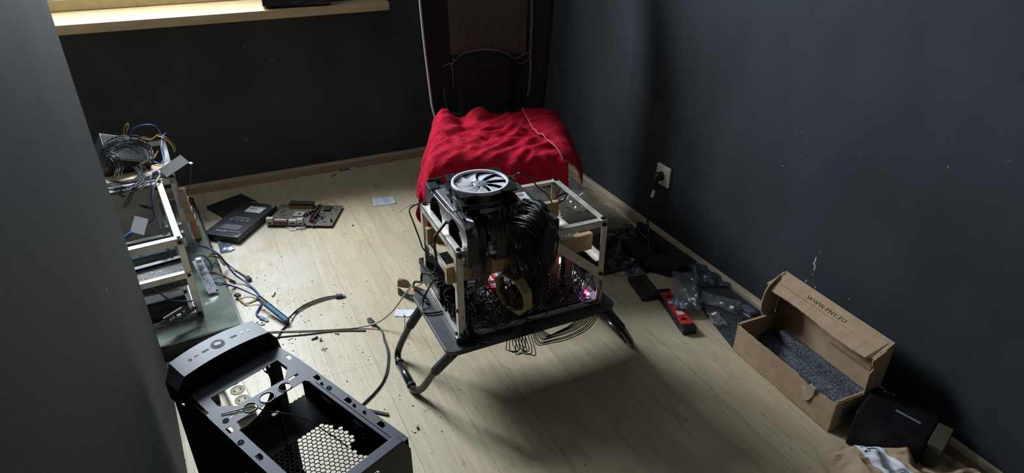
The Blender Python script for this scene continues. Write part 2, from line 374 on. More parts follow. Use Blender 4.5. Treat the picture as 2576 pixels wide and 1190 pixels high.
# ================================================================== THE ROOM
def struct(name, mb, m, **k):
    o = mb.build(name, m, None, **k); o['kind'] = 'structure'; return o
struct('floor', MB().box(-2.4, XR+.1, -1.6, YB+.02, -.05, 0), M_floor)
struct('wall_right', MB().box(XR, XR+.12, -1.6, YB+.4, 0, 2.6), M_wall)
b = MB()
b.box(-2.4, XR, YB, YB+.42, 0, .757); b.box(-2.4, WX0, YB, YB+.42, .757, 2.6)
b.box(WX1, XR, YB, YB+.42, .757, 2.6); b.box(WX0, WX1, YB, YB+.42, WZ1, 2.6)
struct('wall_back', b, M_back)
struct('ceiling', MB().box(-2.4, XR, -1.6, YB+.42, 2.6, 2.7), mat('ceiling_paint', (0.32, 0.32, 0.31), .9))
struct('wall_front', MB().box(-2.4, XR, -1.72, -1.6, 0, 2.6), mat('pale_wall_paint', (0.30, 0.29, 0.26), .9))
struct('wall_far_left', MB().box(-2.52, -2.4, -1.6, YB+.4, 0, 2.6), mat('pale_wall_paint', (0.30, 0.29, 0.26), .9))
# partition beside the camera: its end edge is the long slanted edge of the photograph
b = MB()
xa, ya, xb, yb = -.2715, 1.778, -.235, 1.33
def ex(y): return -.2715+(1.778-y)*(.0365/.448)
N = 14
edge = [(-.2715, 1.778, 0)]
vs = [(ex(-1.6), -1.6), (ex(1.76), 1.76), (-.2745, 1.772), (-.280, 1.778), (-.40, 1.778), (-.40, -1.6)]
b.plate(vs, [], 0, 2.6)
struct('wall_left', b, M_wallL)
# baseboards
b = MB(); prof = [(0, 0), (.016, 0), (.016, .034), (.010, .044), (0, .047)]
def extr(prof, p0, p1, inward):
    mb = MB(); p0, p1, inward = Vector(p0), Vector(p1), Vector(inward); n = len(prof)
    vs = [p0+inward*a+Vector((0, 0, z)) for a, z in prof]+[p1+inward*a+Vector((0, 0, z)) for a, z in prof]
    return mb.add(vs, [(i, (i+1) % n, n+(i+1) % n, n+i) for i in range(n)]+[tuple(range(n)), tuple(range(2*n-1, n-1, -1))])
struct('baseboard_back', extr(prof, (-2.4, YB, 0), (XR, YB, 0), (0, -1, 0)), bbm)
struct('baseboard_right', extr(prof, (XR, YB-.016, 0), (XR, -1.6, 0), (-1, 0, 0)), bbm)
# window sill, frame, pane
ZS = .7915
struct('trim_1', MB().box(-1.25, .812, 2.965, YB+.42, .756, ZS), wood, bevel=.0015)
crm = mat('cream_frame', (0.62, 0.52, 0.30), .5, vary=.12, vscale=30)
fy = YB+.20
b = MB()
b.box(WX0, WX1, fy, fy+.07, ZS, ZS+.045); b.box(WX0, WX1, fy+.012, fy+.06, ZS+.045, ZS+.095)
b.box(WX0, WX1, fy, fy+.07, WZ1-.06, WZ1); b.box(WX0, WX0+.06, fy, fy+.07, ZS, WZ1); b.box(WX1-.06, WX1, fy, fy+.07, ZS, WZ1)
b.box(-.39, -.33, fy+.005, fy+.065, ZS+.095, WZ1)
wf = struct('window_1', b, crm, bevel=.003)
pane = bpy.data.materials.new('window_glass'); pane.use_nodes = True
N_, L_ = pane.node_tree.nodes, pane.node_tree.links
tr = N_.new('ShaderNodeBsdfTransparent'); gl = N_.new('ShaderNodeBsdfGlossy'); gl.inputs['Roughness'].default_value = .02
mx = N_.new('ShaderNodeMixShader'); mx.inputs[0].default_value = .05
L_.new(tr.outputs[0], mx.inputs[1]); L_.new(gl.outputs[0], mx.inputs[2]); L_.new(mx.outputs[0], N_['Material Output'].inputs[0])
MB().box(WX0+.05, WX1-.05, fy+.03, fy+.036, ZS+.06, WZ1-.05).build('window_pane', pane, wf)

# ================================================================== things on and by the walls
t = thing('set_top_box', 'black plastic box with a chrome left edge standing on the wooden windowsill', 'electronics', Vector((.42, 3.05, ZS)))
d0, d1 = at(664, 22, ZS+.004), at(833, 12, ZS+.004)
Mx = frame((d0.x, d0.y, ZS), (d1.x-d0.x, d1.y-d0.y, 0), (0, 1, 0)); Wd = (d1-d0).length
MB().box(0, Wd, 0, .13, .006, .16).build('housing', black, t, bevel=.008, M=Mx)
MB().box(-.005, .001, -.004, .12, .010, .15).build('side_trim', mat('chrome', (.7, .7, .72), .15, 1), t, bevel=.003, M=Mx)['label'] = 'chrome side trim'
for fx in (.03, Wd-.03): MB().cyl((fx, .02, 0), (fx, .02, .008), .010, M=None).build('foot', blackm, t, M=Mx)
b = MB()
for k in range(3): b.box(Wd*.40+k*.018, Wd*.40+k*.018+.008, -.001, .002, .022, .026)
b.build('port', mat('port_grey', (.12, .12, .14), .4), t, M=Mx)

# wall socket with plug
sy = (onx(1655, 430, XR).y+onx(1690, 450, XR).y)/2
s0, s1 = onx(1658, 409, XR), onx(1686, 475, XR)
cz, cy = .5*(onx(1656, 431, XR).z+onx(1688, 450, XR).z), .5*(s0.y+s1.y)
Ms = frame((XR, cy, cz), (0, -1, 0), (0, 0, 1))      # z points into the room (-x)
t = thing('wall_socket', 'square ivory mains socket on the dark right wall', 'wall socket', Ms)
MB().box(-.041, .041, -.041, .041, 0, .011).build('cover_plate', socketw, t, bevel=.004, M=Ms)
b = MB(); b.box(-.027, .027, -.027, .027, .010, .0125); b.build('inner_frame', socketw, t, bevel=.001, M=Ms)
MB().lathe([(.0205, .0125), (.0205, .0145), (.018, .0145), (.0175, .006), (0, .006)], 28, M=None).build('socket_ring', socketw, t, M=Ms, smooth=True)
t = thing('mains_lead', 'thick black mains cord plugged into the wall socket and looping to the floor', 'power cord', Ms)
b = MB(); b.cyl((0, 0, .008), (0, 0, .030), .0185, .0175, 20); b.cyl((0, 0, .030), (0, -.004, .044), .0175, .012, 20); b.cyl((0, .004, .036), (.000, -.045, .040), .012, .006, 14)
b.build('plug', black, t, M=Ms, smooth=True, bevel=.001)
p0 = Ms @ Vector((0, -.04, .040))
pts = [p0, onx(1643, 487, XR-.06), onx(1632, 520, XR-.085), onx(1629, 560, XR-.09), onx(1633, 595, XR-.11), at(1632, 622, .07), at(1622, 640, .045), at(1600, 655, .040), at(1570, 676, .038), at(1530, 684, .008), at(1490, 680, .006), at(1450, 670, .006)]
MB().tube(smooth_path(pts), .0045, 8).build('wire', wireb, t, smooth=True)
q0, q1 = onx(1645, 480, XR-.058), onx(1640, 497, XR-.072)
MB().tube([q0, q1], .0062, 8).build('tag', mat('grey_tag', (.5, .5, .5), .5), t)['label'] = 'grey paper tag round the cord'

# paint chips on the right wall
rr = random.Random(4)
def chip(pxs, label):
    b = MB()
    for (x, y, ww, hh) in pxs:
        p = onx(x, y, XR); n = 9; pol = []
        for i in range(n):
            a = 2*PI*i/n; q = rr.uniform(.55, 1.0); pol.append((p.y+ww*q*math.cos(a), p.z+hh*q*math.sin(a)))
        vs = [(XR-.0006, y_, z_) for y_, z_ in pol]+[(XR+.0004, y_, z_) for y_, z_ in pol]
        b.add(vs, [tuple(range(n)), tuple(range(2*n-1, n-1, -1))]+[(i, (i+1) % n, n+(i+1) % n, n+i) for i in range(n)])
    o = b.build('trim_2', mat('bare_plaster', (.42, .40, .38), .9, vary=.3, vscale=80)); o['kind'] = 'structure'
chip([(2052, 652, .004, .012), (2050, 672, .0035, .014), (2048, 662, .003, .010), (2044, 690, .0015, .006), (2028, 707, .003, .006), (2051, 722, .002, .006), (2063, 632, .002, .003)], '')
chip([(2136, 752, .004, .0014), (1991, 119, .0015, .001), (2018, 333, .002, .001), (1970, 418, .002, .0015), (1694, 292, .0012, .003), (1542, 268, .0018, .001), (1846, 575, .002, .0015), (2385, 420, .002, .003)], '')
b = MB()
for (x, y, hh) in ((616, 116, .010), (683, 153, .005), (687, 152, .004), (1062, 160, .003), (700, 250, .002)):
    p = ony(x, y, YB); b.box(p.x-.0012, p.x+.0012, YB-.0006, YB+.0003, p.z-hh/2, p.z+hh/2)
o = b.build('trim_3', mat('bare_plaster', (.42, .40, .38), .9)); o['kind'] = 'structure'

# ================================================================== the chair and its towel
ca = R(-21.5); ex_, ey_ = Vector((math.cos(ca), math.sin(ca), 0)), Vector((-math.sin(ca), math.cos(ca), 0))
SO = Vector((.935, 2.060, 0))
Mc = frame(SO, ex_, ey_)
ch = thing('office_chair', 'high backed black fabric office chair under a red towel in the room corner', 'chair', Mc)
SZ = .445
b = MB()
def cush(cx, cy, cz, hx, hy, hz, nx=18, ny=18, pw=4.0, mb=None, Mloc=None):
    """rounded slab"""
    mb = mb or MB()
    def sg(a, e): return math.copysign(abs(a)**e, a)
    n1, n2 = 28, 14; vs = []; fs = []
    for j in range(n2+1):
        ph = -PI/2+PI*j/n2
        for i in range(n1):
            th = 2*PI*i/n1
            x = hx*sg(math.cos(ph), .45)*sg(math.cos(th), .42); y = hy*sg(math.cos(ph), .45)*sg(math.sin(th), .42); z = hz*sg(math.sin(ph), .8)
            vs.append((cx+x, cy+y, cz+z))
    for j in range(n2):
        for i in range(n1): fs.append((j*n1+i, j*n1+(i+1) % n1, (j+1)*n1+(i+1) % n1, (j+1)*n1+i))
    return mb.add(vs, fs, 0, Mloc)
cush(0, 0, SZ-.055, .240, .235, .045).build('seat', fabric, ch, M=Mc, smooth=True)
MB().box(-.20, .20, -.20, .20, SZ-.115, SZ-.095).build('seat_pan', blackm, ch, M=Mc, bevel=.01)
MB().cyl((0, 0, .12), (0, 0, SZ-.11), .026, M=None).build('gas_lift', black, ch, M=Mc, smooth=True)
b = MB(); b.cyl((0, 0, .075), (0, 0, .14), .04)
b.build('base_hub', black, ch, M=Mc)
for k in range(5):
    a = 2*PI*k/5+.5; dx, dy = math.cos(a), math.sin(a)
    l = MB().bar((dx*.03, dy*.03, .11), (dx*.24, dy*.24, .075), .04, .025).build('base_leg', black, ch, M=Mc, bevel=.006)
    b = MB()
    for s_ in (-1, 1): b.cyl((dx*.24-dy*.011*s_-dy*.009*s_, dy*.24+dx*.011*s_+dx*.009*s_, .028), (dx*.24-dy*.006*s_, dy*.24+dx*.006*s_, .028), .027)
    b.cyl((dx*.24, dy*.24, .03), (dx*.24, dy*.24, .075), .006); b.build('caster', black, l, M=Mc)
# backrest: curved tall shell leaning a little backwards
BY = .235
def back_pt(u, v, off=0.0):
    """u -1..1 across, v 0..1 up"""
    hw = .225+.028*math.sin(min(1, v*1.25)*PI*.5)-.03*max(0, .10-v)*10*.35
    if v > .8: hw -= (v-.8)**2*1.6
    z = SZ-.03+v*.78; x = u*hw
    y = BY+.02+.10*v+.045*math.cos(v*PI*1.25+.2) - .05*(abs(u)**2.6) - off
    y += .0
    return (x*.97-.030, y, z)
def shell(u, v):
    # loops round: u 0..1 around front, back
    return None
b = MB(); nu, nv = 26, 34; vs = []; fs = []
for i in range(nu+1):
    for j in range(nv+1): vs.append(back_pt(-1+2*i/nu, j/nv, .0))
for i in range(nu+1):
    for j in range(nv+1):
        u = -1+2*i/nu; x, y, z = back_pt(u, j/nv, 0); vs.append((x*.985, y+.055*(1-abs(u)**4)+.012, z))
k = (nu+1)*(nv+1); q = lambda i, j: i*(nv+1)+j
for i in range(nu):
    for j in range(nv): fs += [(q(i, j), q(i+1, j), q(i+1, j+1), q(i, j+1)), (k+q(i, j), k+q(i, j+1), k+q(i+1, j+1), k+q(i+1, j))]
for j in range(nv): fs += [(q(0, j), q(0, j+1), k+q(0, j+1), k+q(0, j)), (q(nu, j), k+q(nu, j), k+q(nu, j+1), q(nu, j+1))]
for i in range(nu): fs += [(q(i, 0), k+q(i, 0), k+q(i+1, 0), q(i+1, 0)), (q(i, nv), q(i+1, nv), k+q(i+1, nv), k+q(i, nv))]
b.add(vs, fs); bk = b.build('backrest', fabric, ch, M=Mc, smooth=True)
def patch(u0, u1, v0, v1, off, nu=14, nv=14, topfn=None):
    mb = MB()
    def fn(a, c):
        u = u0+(u1-u0)*a; vt = v1 if topfn is None else topfn(a); v = v0+(vt-v0)*c
        edge = min(1, 12*min(a, 1-a, c*1.0, 1-c)); return back_pt(u, v, off*max(0, edge)**.5)
    return mb.grid(fn, nu, nv)
patch(-.60, .62, .34, .62, .012).build('mesh_panel', meshf, bk, M=Mc, smooth=True)
patch(-.55, .45, .02, .30, .030, topfn=lambda a: .315+.05*math.sin(a*PI)**.6).build('lumbar_pad', fabric, bk, M=Mc, smooth=True)
patch(-.60, .62, .66, .97, .016).build('shoulder_pad', fabric, bk, M=Mc, smooth=True)
def seam(pts, r=.0014, m=thread, name='stitching', seed=1):
    r_ = random.Random(seed); out = [Vector(back_pt(u, v, .004+o)) for u, v, o in pts]
    out = smooth_path(out, 6); mb = MB(); mb.tube([p+Vector((r_.uniform(-.0012, .0012), 0, r_.uniform(-.0012, .0012))) for p in out], r, 5)
    mb.build(name, m, bk, M=Mc)
seam([(-.55+1.0*i/10, .318+.052*math.sin(i/10*PI)**.6, .020) for i in range(11)], .0010)
seam([(.70, .12, .0), (.71, .25, 0), (.69, .36, 0), (.68, .5, 0), (.66, .66, 0)], .0016, seed=2)
seam([(.73, .14, .0), (.73, .25, 0), (.71, .36, 0), (.70, .5, 0), (.68, .66, 0)], .0012, seed=3)
seam([(.60, .35, .002), (.585, .45, .002), (.57, .60, .002)], .0009, seed=4)
seam([(.45, .315, .002), (.56, .335, .002), (.68, .36, .002)], .0012, seed=5)
seam([(.50, .29, .002), (.60, .30, .002), (.69, .32, .002)], .0010, seed=6)
seam([(-.74, .29, .002), (-.66, .30, .002), (-.58, .30, .002), (-.56, .33, .004)], .0014, seed=7)
seam([(-.60, .30, .002), (-.59, .24, .002), (-.60, .17, .002)], .0010, seed=8)
seam([(-.76, .18, .002), (-.76, .10, .002), (-.72, .05, .002), (-.6, .04, .002), (-.5, .035, .002)], .0012, seed=9)
seam([(-.58, .64, .014), (-.2, .675, .016), (.2, .675, .016), (.58, .645, .014)], .0009, seed=10)
MB().tube(smooth_path([Vector(back_pt(-1.0, v/20, .0)) for v in range(0, 20)], 3), .0042, 8).build('edge_piping', chairedge, bk, M=Mc, smooth=True)['label'] = 'pale plastic edge down the left side of the backrest'

# towel over the seat
def tow_n(x, y, s=1.0):
    a = x*.80+y*.6; c_ = -x*.6+y*.80
    q = Vector((a*5.5+.3*noise.noise(Vector((x*8, y*8, 1))), c_*15, 3.1))
    rid = (1-abs(noise.noise(q))*2.4); rid2 = (1-abs(noise.noise(q*2.1+Vector((5, 2, 0))))*2.2)
    return (max(0, rid)*.016+max(0, rid2)*.006+noise.noise(Vector((x*30, y*30, 7)))*.004)*s
def bumps(x, y):
    g = lambda cx, cy, r1, r2, h: h*math.exp(-((x-cx)/r1)**2-((y-cy)/r2)**2)
    return (g(-.20, .14, .04, .09, .026)+g(-.07, .165, .05, .035, .028)+g(.10, .18, .12, .03, .012)+g(-.13, .12, .025, .06, -.022)+g(.045, .02, .03, .03, .022)+g(.075, .045, .015, .02, -.014)
            +g(-.12, -.02, .03, .02, -.014)+g(0, -.10, .15, .02, .010)+g(.12, -.12, .13, .018, .010))
LXT, LYT = .205, .190
def drape(a, lim, rad=.045):
    if abs(a) <= lim: return a, 0
    e = abs(a)-lim
    if e < rad*PI/2: return math.copysign(lim+rad*math.sin(e/rad), a), -rad*(1-math.cos(e/rad))
    return math.copysign(lim+rad+(e-rad*PI/2)*.16, a), -rad-(e-rad*PI/2)
def towel2(u, v):
    U = -.400+.620*u
    left = max(0, 1-u/.62)
    front = .085+.150*left**.8
    V = .185-(.185+LYT+.04+front)*v
    x, dz1 = drape(U, LXT); y, dz2 = drape(V, LYT) if V < 0 else (V, 0)
    z = SZ+.012+dz1+dz2
    if dz1 < -.045 and dz2 < -.045: z = SZ+.012+min(dz1, dz2)*1.05
    hang = min(1, max(0, -(dz1+dz2)/.06))
    n_ = tow_n(x, y)
    z += n_*(1-.6*hang)+bumps(x, y)*(1-hang)
    if dz2 < -.02: y -= (.014+.014*math.sin(U*26+1)+.006*math.sin(U*61))*min(1, -dz2*9)
    if dz1 < -.02: x -= (.014+.014*math.sin(V*30)+.005*math.sin(V*75))*min(1, -dz1*9)
    return (x, y, max(z, .03))
tw = thing('red_towel', 'red terry towel draped over the seat of the office chair', 'towel', Mc @ Matrix.Translation((0, 0, SZ)))
MB().grid(towel2, 130, 120).build('cloth', redtowel, tw, M=Mc, smooth=True, solid=.005)
def flap(u, v):
    V = .18-.425*v; U0 = .098+.085*v**1.5+.006*math.sin(v*9)+.03*max(0, v-.85)/.15*.5; U = U0+(.315-U0)*u
    if v > .80: V += .035*((v-.80)/.2)**1.5*(1-u)*0
    x, dz1 = drape(U, .190, .06); y, dz2 = drape(V, LYT) if V < 0 else (V, 0)
    z = SZ+.034+dz1+dz2
    if dz1 < -.05 and dz2 < -.05: z = SZ+.034+min(dz1, dz2)
    z += tow_n(x+.4, y)*.45+bumps(x, y)*.8
    if dz2 < -.01: y -= .022*min(1, -dz2*12)
    if dz1 < -.01: x += .020*min(1, -dz1*12)+.006*math.sin(V*30)*min(1, -dz1*12)
    return (x, y, z)
MB().grid(flap, 24, 60).build('folded_flap', redtowel, tw, M=Mc, smooth=True, solid=.006)
MB().tube([Vector(flap(0, i/60))+Vector((0, 0, .003)) for i in range(61)]+[Vector(flap(i/10, 1))+Vector((0, -.002, .001)) for i in range(11)], .0027, 6).build('hem', hemtowel, tw, M=Mc, smooth=True)

# ================================================================== central tray table
ZT = .223
TX0, TX1, TY0, TY1 = .418, .930, 1.246, 1.548
def rrect(x0, x1, y0, y1, r, n=5):
    out = []
    for cx, cy, a0 in ((x1-r, y1-r, 0), (x0+r, y1-r, 90), (x0+r, y0+r, 180), (x1-r, y0+r, 270)):
        for i in range(n+1):
            a = R(a0+90*i/n); out.append((cx+r*math.cos(a), cy+r*math.sin(a)))
    return out
tb = thing('folding_tray_table', 'low black folding tray table carrying the open aluminium frame', 'table', Vector(((TX0+TX1)/2, (TY0+TY1)/2, 0)))
tabm = mat('table_laminate', (0.045, 0.048, 0.056), .42, vary=.2, vscale=12, bump=.1, bscale=300)
MB().plate(rrect(TX0, TX1, TY0, TY1, .022), [], ZT-.013, ZT).build('tabletop', tabm, tb, bevel=.002)
for y_ in (1.262, 1.518): MB().box(.445, .905, y_, y_+.014, ZT-.030, ZT-.013).build('apron', blackm, tb, bevel=.002)
b = MB(); c0 = at(1158, 858, ZT)
b.box(c0.x-.014, c0.x+.030, c0.y-.014, c0.y+.006, ZT, ZT+.020); b.build('stop_ledge', black, tb, bevel=.004)
tubem = mat('leg_tube', (0.02, 0.02, 0.022), .22, .3, coat=.5)
chromet = mat('worn_tube', (0.10, 0.10, 0.11), .22, .8)
for s_, X0, XF in ((1, .441, .357), (-1, .905, 1.035)):
    if s_ > 0: pts = [(X0, 1.268, ZT-.02), (X0+(XF-X0)*.45, 1.318, .115), (X0+(XF-X0)*.8, 1.355, .035), (XF, 1.385, .013), (XF-.001*s_, 1.42, .0115), (XF-.002*s_, 1.50, .0115), (XF, 1.538, .016), (X0+(XF-X0)*.85, 1.549, .045), (X0+(XF-X0)*.45, 1.532, .125), (X0, 1.506, ZT-.02)]
    else: pts = [(X0, 1.262, ZT-.02), (.967, 1.262, .118), (1.012, 1.270, .050), (1.033, 1.292, .015), (XF, 1.33, .0115), (XF, 1.48, .0115), (1.030, 1.515, .016), (1.012, 1.530, .045), (.967, 1.530, .118), (X0, 1.515, ZT-.02)]
    lg = MB().tube(smooth_path(pts, 7), .0105, 12).build('leg', tubem, tb, smooth=True)
    P = [Vector(p) for p in pts]
    MB().tube([P[0], P[1]*.55+P[0]*.45, P[1]], .0135, 12).build('sleeve', blackm, lg, smooth=False)
    MB().tube([P[9], P[8]*.55+P[9]*.45, P[8]*.95+P[7]*.05], .0135, 12).build('sleeve', blackm, lg, smooth=False)
    MB().tube([P[4]+Vector((0, -.015, .0003)), P[5]+Vector((0, .01, .0003))], .0112, 12).build('floor_bar', chromet, lg, smooth=True)
    for q_ in (P[4]+Vector((0, -.022, .0016)), P[5]+Vector((0, .010, .0016))): MB().tube([q_, q_+Vector((0, .009, 0))], .0130, 10).build('rubber_foot', blackm, lg)

# ================================================================== the open aluminium frame
FX0, FX1, FY0, FY1 = .4637, .8934, 1.281, 1.569
FZ0, FZ1 = ZT, .4925
aa = R(-1.2)
Mf = Matrix.Translation((FX0, FY0, 0)) @ Matrix.Rotation(aa, 4, 'Z')
FW, FD = .4297, .292
def angle_bar(mb, p0, p1, n1, n2, w=.020, t=.0018):
    """L section: two thin flanges of width w along n1 and n2"""
    p0, p1, n1, n2 = Vector(p0), Vector(p1), Vector(n1), Vector(n2)
    for a, c in ((n1, n2), (n2, n1)):
        vs = [p+a*w*i+c*t*j for p in (p0, p1) for i in (0, 1) for j in (0, 1)]
        mb.add(vs, [(0, 1, 3, 2), (4, 6, 7, 5), (0, 4, 5, 1), (2, 3, 7, 6), (0, 2, 6, 4), (1, 5, 7, 3)])
    return mb
rig = thing('mining_rig_frame', 'open aluminium angle frame with black bolts standing on the tray table', 'frame', Mf @ Matrix.Translation((0, 0, FZ0)))
X, Y, Z = Vector((1, 0, 0)), Vector((0, 1, 0)), Vector((0, 0, 1))
def rig_part(name, p0, p1, n1, n2, par=None, Mm=None, m=alud, w=.018):
    return angle_bar(MB(), p0, p1, n1, n2, w).build(name, m, par or rig, M=Mm or Mf)
for (x, sx) in ((0, X), (FW, -X)):
    for (y, sy_) in ((0, Y), (FD, -Y)):
        rig_part('post', (x, y, FZ0), (x, y, FZ1), sx, sy_)
rig_part('top_rail', (0, 0, FZ1), (FW, 0, FZ1), Y, -Z); rig_part('top_rail', (0, FD, FZ1), (FW, FD, FZ1), -Y, -Z)
rig_part('top_rail', (0, 0, FZ1+.0006), (0, FD, FZ1+.0006), X, -Z); rig_part('top_rail', (FW, 0, FZ1+.0006), (FW, FD, FZ1+.0006), -X, -Z)
rig_part('bottom_rail', (0, 0, FZ0+.001), (0, FD, FZ0+.001), X, Z); rig_part('bottom_rail', (FW, 0, FZ0+.001), (FW, FD, FZ0+.001), -X, Z)
rig_part('bottom_rail', (0, 0, FZ0+.001), (FW, 0, FZ0+.001), Y, Z)
rig_part('middle_rail', (.003, .01, .372), (.003, FD-.01, .376), X, Z, w=.016); rig_part('middle_rail', (FW-.003, .01, .362), (FW-.003, FD-.01, .362), -X, Z, w=.02)
MB().bar(ony(1372, 603, 1.2735), ony(1509, 688, 1.2735), .0025, .024).build('diagonal_brace', alud, rig)
for (x, y, z, d) in [(.0105, .010, FZ1+.0006, Z), (FW-.010, .010, FZ1+.0006, Z), (FW-.010, FD-.010, FZ1+.0006, Z), (.0105, FD-.01, FZ1+.0006, Z),
                     (.0105, 0, FZ1-.012, -Y), (FW-.010, 0, FZ1-.012, -Y), (FW-.009, 0, .325, -Y), (.0, .006, .318, -X), (0, .05, .385, -X), (0, .02, FZ0+.012, -X)]:
    p = Vector((x, y, z)); b = MB(); b.cyl(p, p+d*.0035, .0066, .0055, 14); b.cyl(p+d*.0033, p+d*.004, .0028, .0028, 6); b.build('bolt', boltm, rig, M=Mf, smooth=False)

# fibreboard crossbars
t = thing('wooden_crossbar', 'brown fibreboard bar across the aluminium frame carrying the graphics cards at the front', 'board', Vector((.65, 1.31, .395)))
MB().box(.445, .868, 1.300, 1.318, .393, .443).build('plank', mdf, t, bevel=.0015)
b = MB()
for k in range(5): b.cbox((.76+k*.011, 1.309, .446), (.008, .012, .006))
b.build('screw', mat('zinc', (.55, .55, .55), .3, .8), t)
t = thing('wooden_crossbar', 'second fibreboard bar behind, across the back of the aluminium frame', 'board', Vector((.65, 1.53, .395)))
MB().box(.470, .885, 1.520, 1.538, .387, .437).build('plank', mdf, t, bevel=.0015)

# ================================================================== graphics cards
def gpu(x, y0, y1, z0, z1, th, label, shroud, stripe, fans=True):
    L = y1-y0; M = frame((x, y1, z0), (0, -1, 0), (0, 0, 1))    # local x = length towards camera, y = up, z = -x (fan side)
    Hh = z1-z0
    g = thing('graphics_card', label, 'graphics card', M, 'graphics cards standing side by side in the frame')
    fr = [(0, .004), (.012, 0), (L-.02, 0), (L, .02), (L, Hh-.02), (L-.012, Hh), (L*.62, Hh), (L*.60, Hh-.006), (.05, Hh-.006), (.046, Hh), (0, Hh)]
    r = Hh*.40
    holes = [[(cx+r*math.cos(2*PI*i/24), Hh/2+r*math.sin(2*PI*i/24)) for i in range(24)] for cx in (L*.27, L*.73)]
    MB().plate(fr, holes, th*.45, th).build('shroud', shroud, g, M=M, bevel=.0025)
    b = MB(); b.box(.004, L-.008, .006, Hh-.008, .004, th*.5)
    b.build('heatsink', blackm, g, M=M)
    MB().box(0, L*.96, -.004, Hh-.012, 0, .003).build('circuit_board', pcbd, g, M=M)
    for cx in (L*.27, L*.73):
        b = MB(); T = Matrix.Translation((cx, Hh/2, th*.5))
        for k in range(9):
            a = 2*PI*k/9
            def bl(u, v, a=a): 
                rr_ = r*(.32+.62*u); an = a+(v-.5)*.62+u*.35; return T @ Vector((rr_*math.cos(an), rr_*math.sin(an), .002+.008*v))
            b.grid(bl, 4, 4)
        fo = b.build('fan_rotor', black, g, M=M, solid=.0012, smooth=True)
        b = MB(); b.lathe([(0, .013), (.012, .0125), (.0145, .010), (.0145, 0)], 24, M=T); b.build('fan_hub', mat('glossy_hub', (.05, .06, .08), .12, coat=1), fo, M=M, smooth=True)
    b = MB(); b.box(.05, L*.60, Hh-.006, Hh-.0035, th*.25, th*.75); b.build('light_strip', stripe, g, M=M, bevel=.001)
    b = MB(); b.box(L*.62, L*.62+.036, Hh-.008, Hh+.005, th*.15, th*.55); b.build('power_socket', black, g, M=M)
    b = MB(); b.box(-.003, -.0015, -.010, Hh+.006, -.001, th*.85); b.build('bracket', mat('bracket_steel', (.35, .35, .36), .35, .9), g, M=M)
    return g, M
shr = mat('gpu_shroud', (0.030, 0.032, 0.036), .3, vary=.2)
silver = mat('silver_strip', (.62, .64, .68), .2, .6)
g1, M1 = gpu(.536, 1.252, 1.560, .447, .560, .052, 'black twin fan graphics card with a silver strip, leftmost in the aluminium frame', shr, silver)
b = MB()
for k in range(5): b.box(.060+k*.0002, .185, .1095, .1115, .016+k*.005, .018+k*.005)
b.build('groove', blackm, g1, M=M1)
text('GEFORCE', .011, frame(M1 @ Vector((.165, .1145, .030)), (0, 1, 0), (-1, 0, 0)), silverink, g1)
gpu(.612, 1.256, 1.560, .447, .560, .050, 'black graphics card, second from the left in the aluminium frame, under the white ringed fan', shr, blackm)
gpu(.688, 1.262, 1.555, .447, .548, .050, 'black graphics card, third from the left in the aluminium frame, hidden under black cables', shr, blackm)
gpu(.748, 1.268, 1.540, .447, .535, .044, 'black graphics card, fourth from the left in the aluminium frame, beside the white strip', shr, blackm)
# white power board with ferrite choke at the right of the cards
t = thing('graphics_card', 'graphics card with a white top strip and beige ribbon, rightmost in the frame', 'graphics card', Vector((.80, 1.42, .45)), 'graphics cards standing side by side in the frame')
w0, w1, w2 = at(1318, 483, .562), at(1358, 528, .562), at(1392, 572, .562)
wd = (w2-w0).normalized(); Mw = frame(w0, wd, (0, 0, 1)); Lw = (w2-w0).length
MB().box(0, Lw, -.100, -.002, -.004, .022).build('heatsink', blackm, t, M=Mw)
MB().box(0, (w1-w0).length, -.004, .001, -.002, .022).build('top_strip', whitep, t, M=Mw, bevel=.001)
MB().box((w1-w0).length, Lw, -.004, .000, -.002, .006).build('edge', mat('bronze_edge', (.10, .05, .03), .4), t, M=Mw)
b = MB()
for k in range(4): b.tube(smooth_path([Mw @ Vector((.055+k*.004, .002, .010)), Mw @ Vector((.062+k*.004, .010, .024)), Mw @ Vector((.066+k*.004, -.02, .034))], 5), .0022, 6)
b.build('ribbon', mat('beige_ribbon', (.42, .40, .32), .6), t)
MB().box(.006, .020, .001, .0025, .008, .022).build('tape', card, t, M=Mw)

# ================================================================== case fans on top
def fan_frame_mb(S, th, hole):
    b = MB(); h = S/2
    sq = []
    c = S*.135
    outer = [(-h, -h+c), (-h, -h+.004), (-h+.004, -h), (-h+c, -h), (-h+c*1.25, -hole*1.02), ]
    def flange(z0, z1):
        # corner plates
        for sx in (-1, 1):
            for sy2 in (-1, 1):
                pol = [(h, h-.003), (h-.003, h), (h-S*.28, h)]
                n = 8; a0 = math.atan2(h, h-S*.28); a1 = math.atan2(h-S*.28, h)
                for i in range(n+1):
                    a = a0+(a1-a0)*i/n; pol.append(((hole+.0015)*math.cos(a), (hole+.0015)*math.sin(a)))
                pol.append((h, h-S*.28))
                hl = [(h-.0115+.0026*math.cos(2*PI*i/10), h-.0115+.0026*math.sin(2*PI*i/10)) for i in range(10)]
                P = [(x*sx, y*sy2) for x, y in pol]; Q = [(x*sx, y*sy2) for x, y in hl]
                b.plate(P, [Q], z0, z1)
    flange(th-.004, th); flange(0, .004)
    for sx in (-1, 1):
        for sy2 in (-1, 1): b.cyl((sx*(h-.018), sy2*(h-.018), .003), (sx*(h-.018), sy2*(h-.018), th-.003), .006, n=8)
    b.lathe([(hole, 0), (hole+.003, 0), (hole+.003, th), (hole, th), (hole, 0)], 48)
    return b
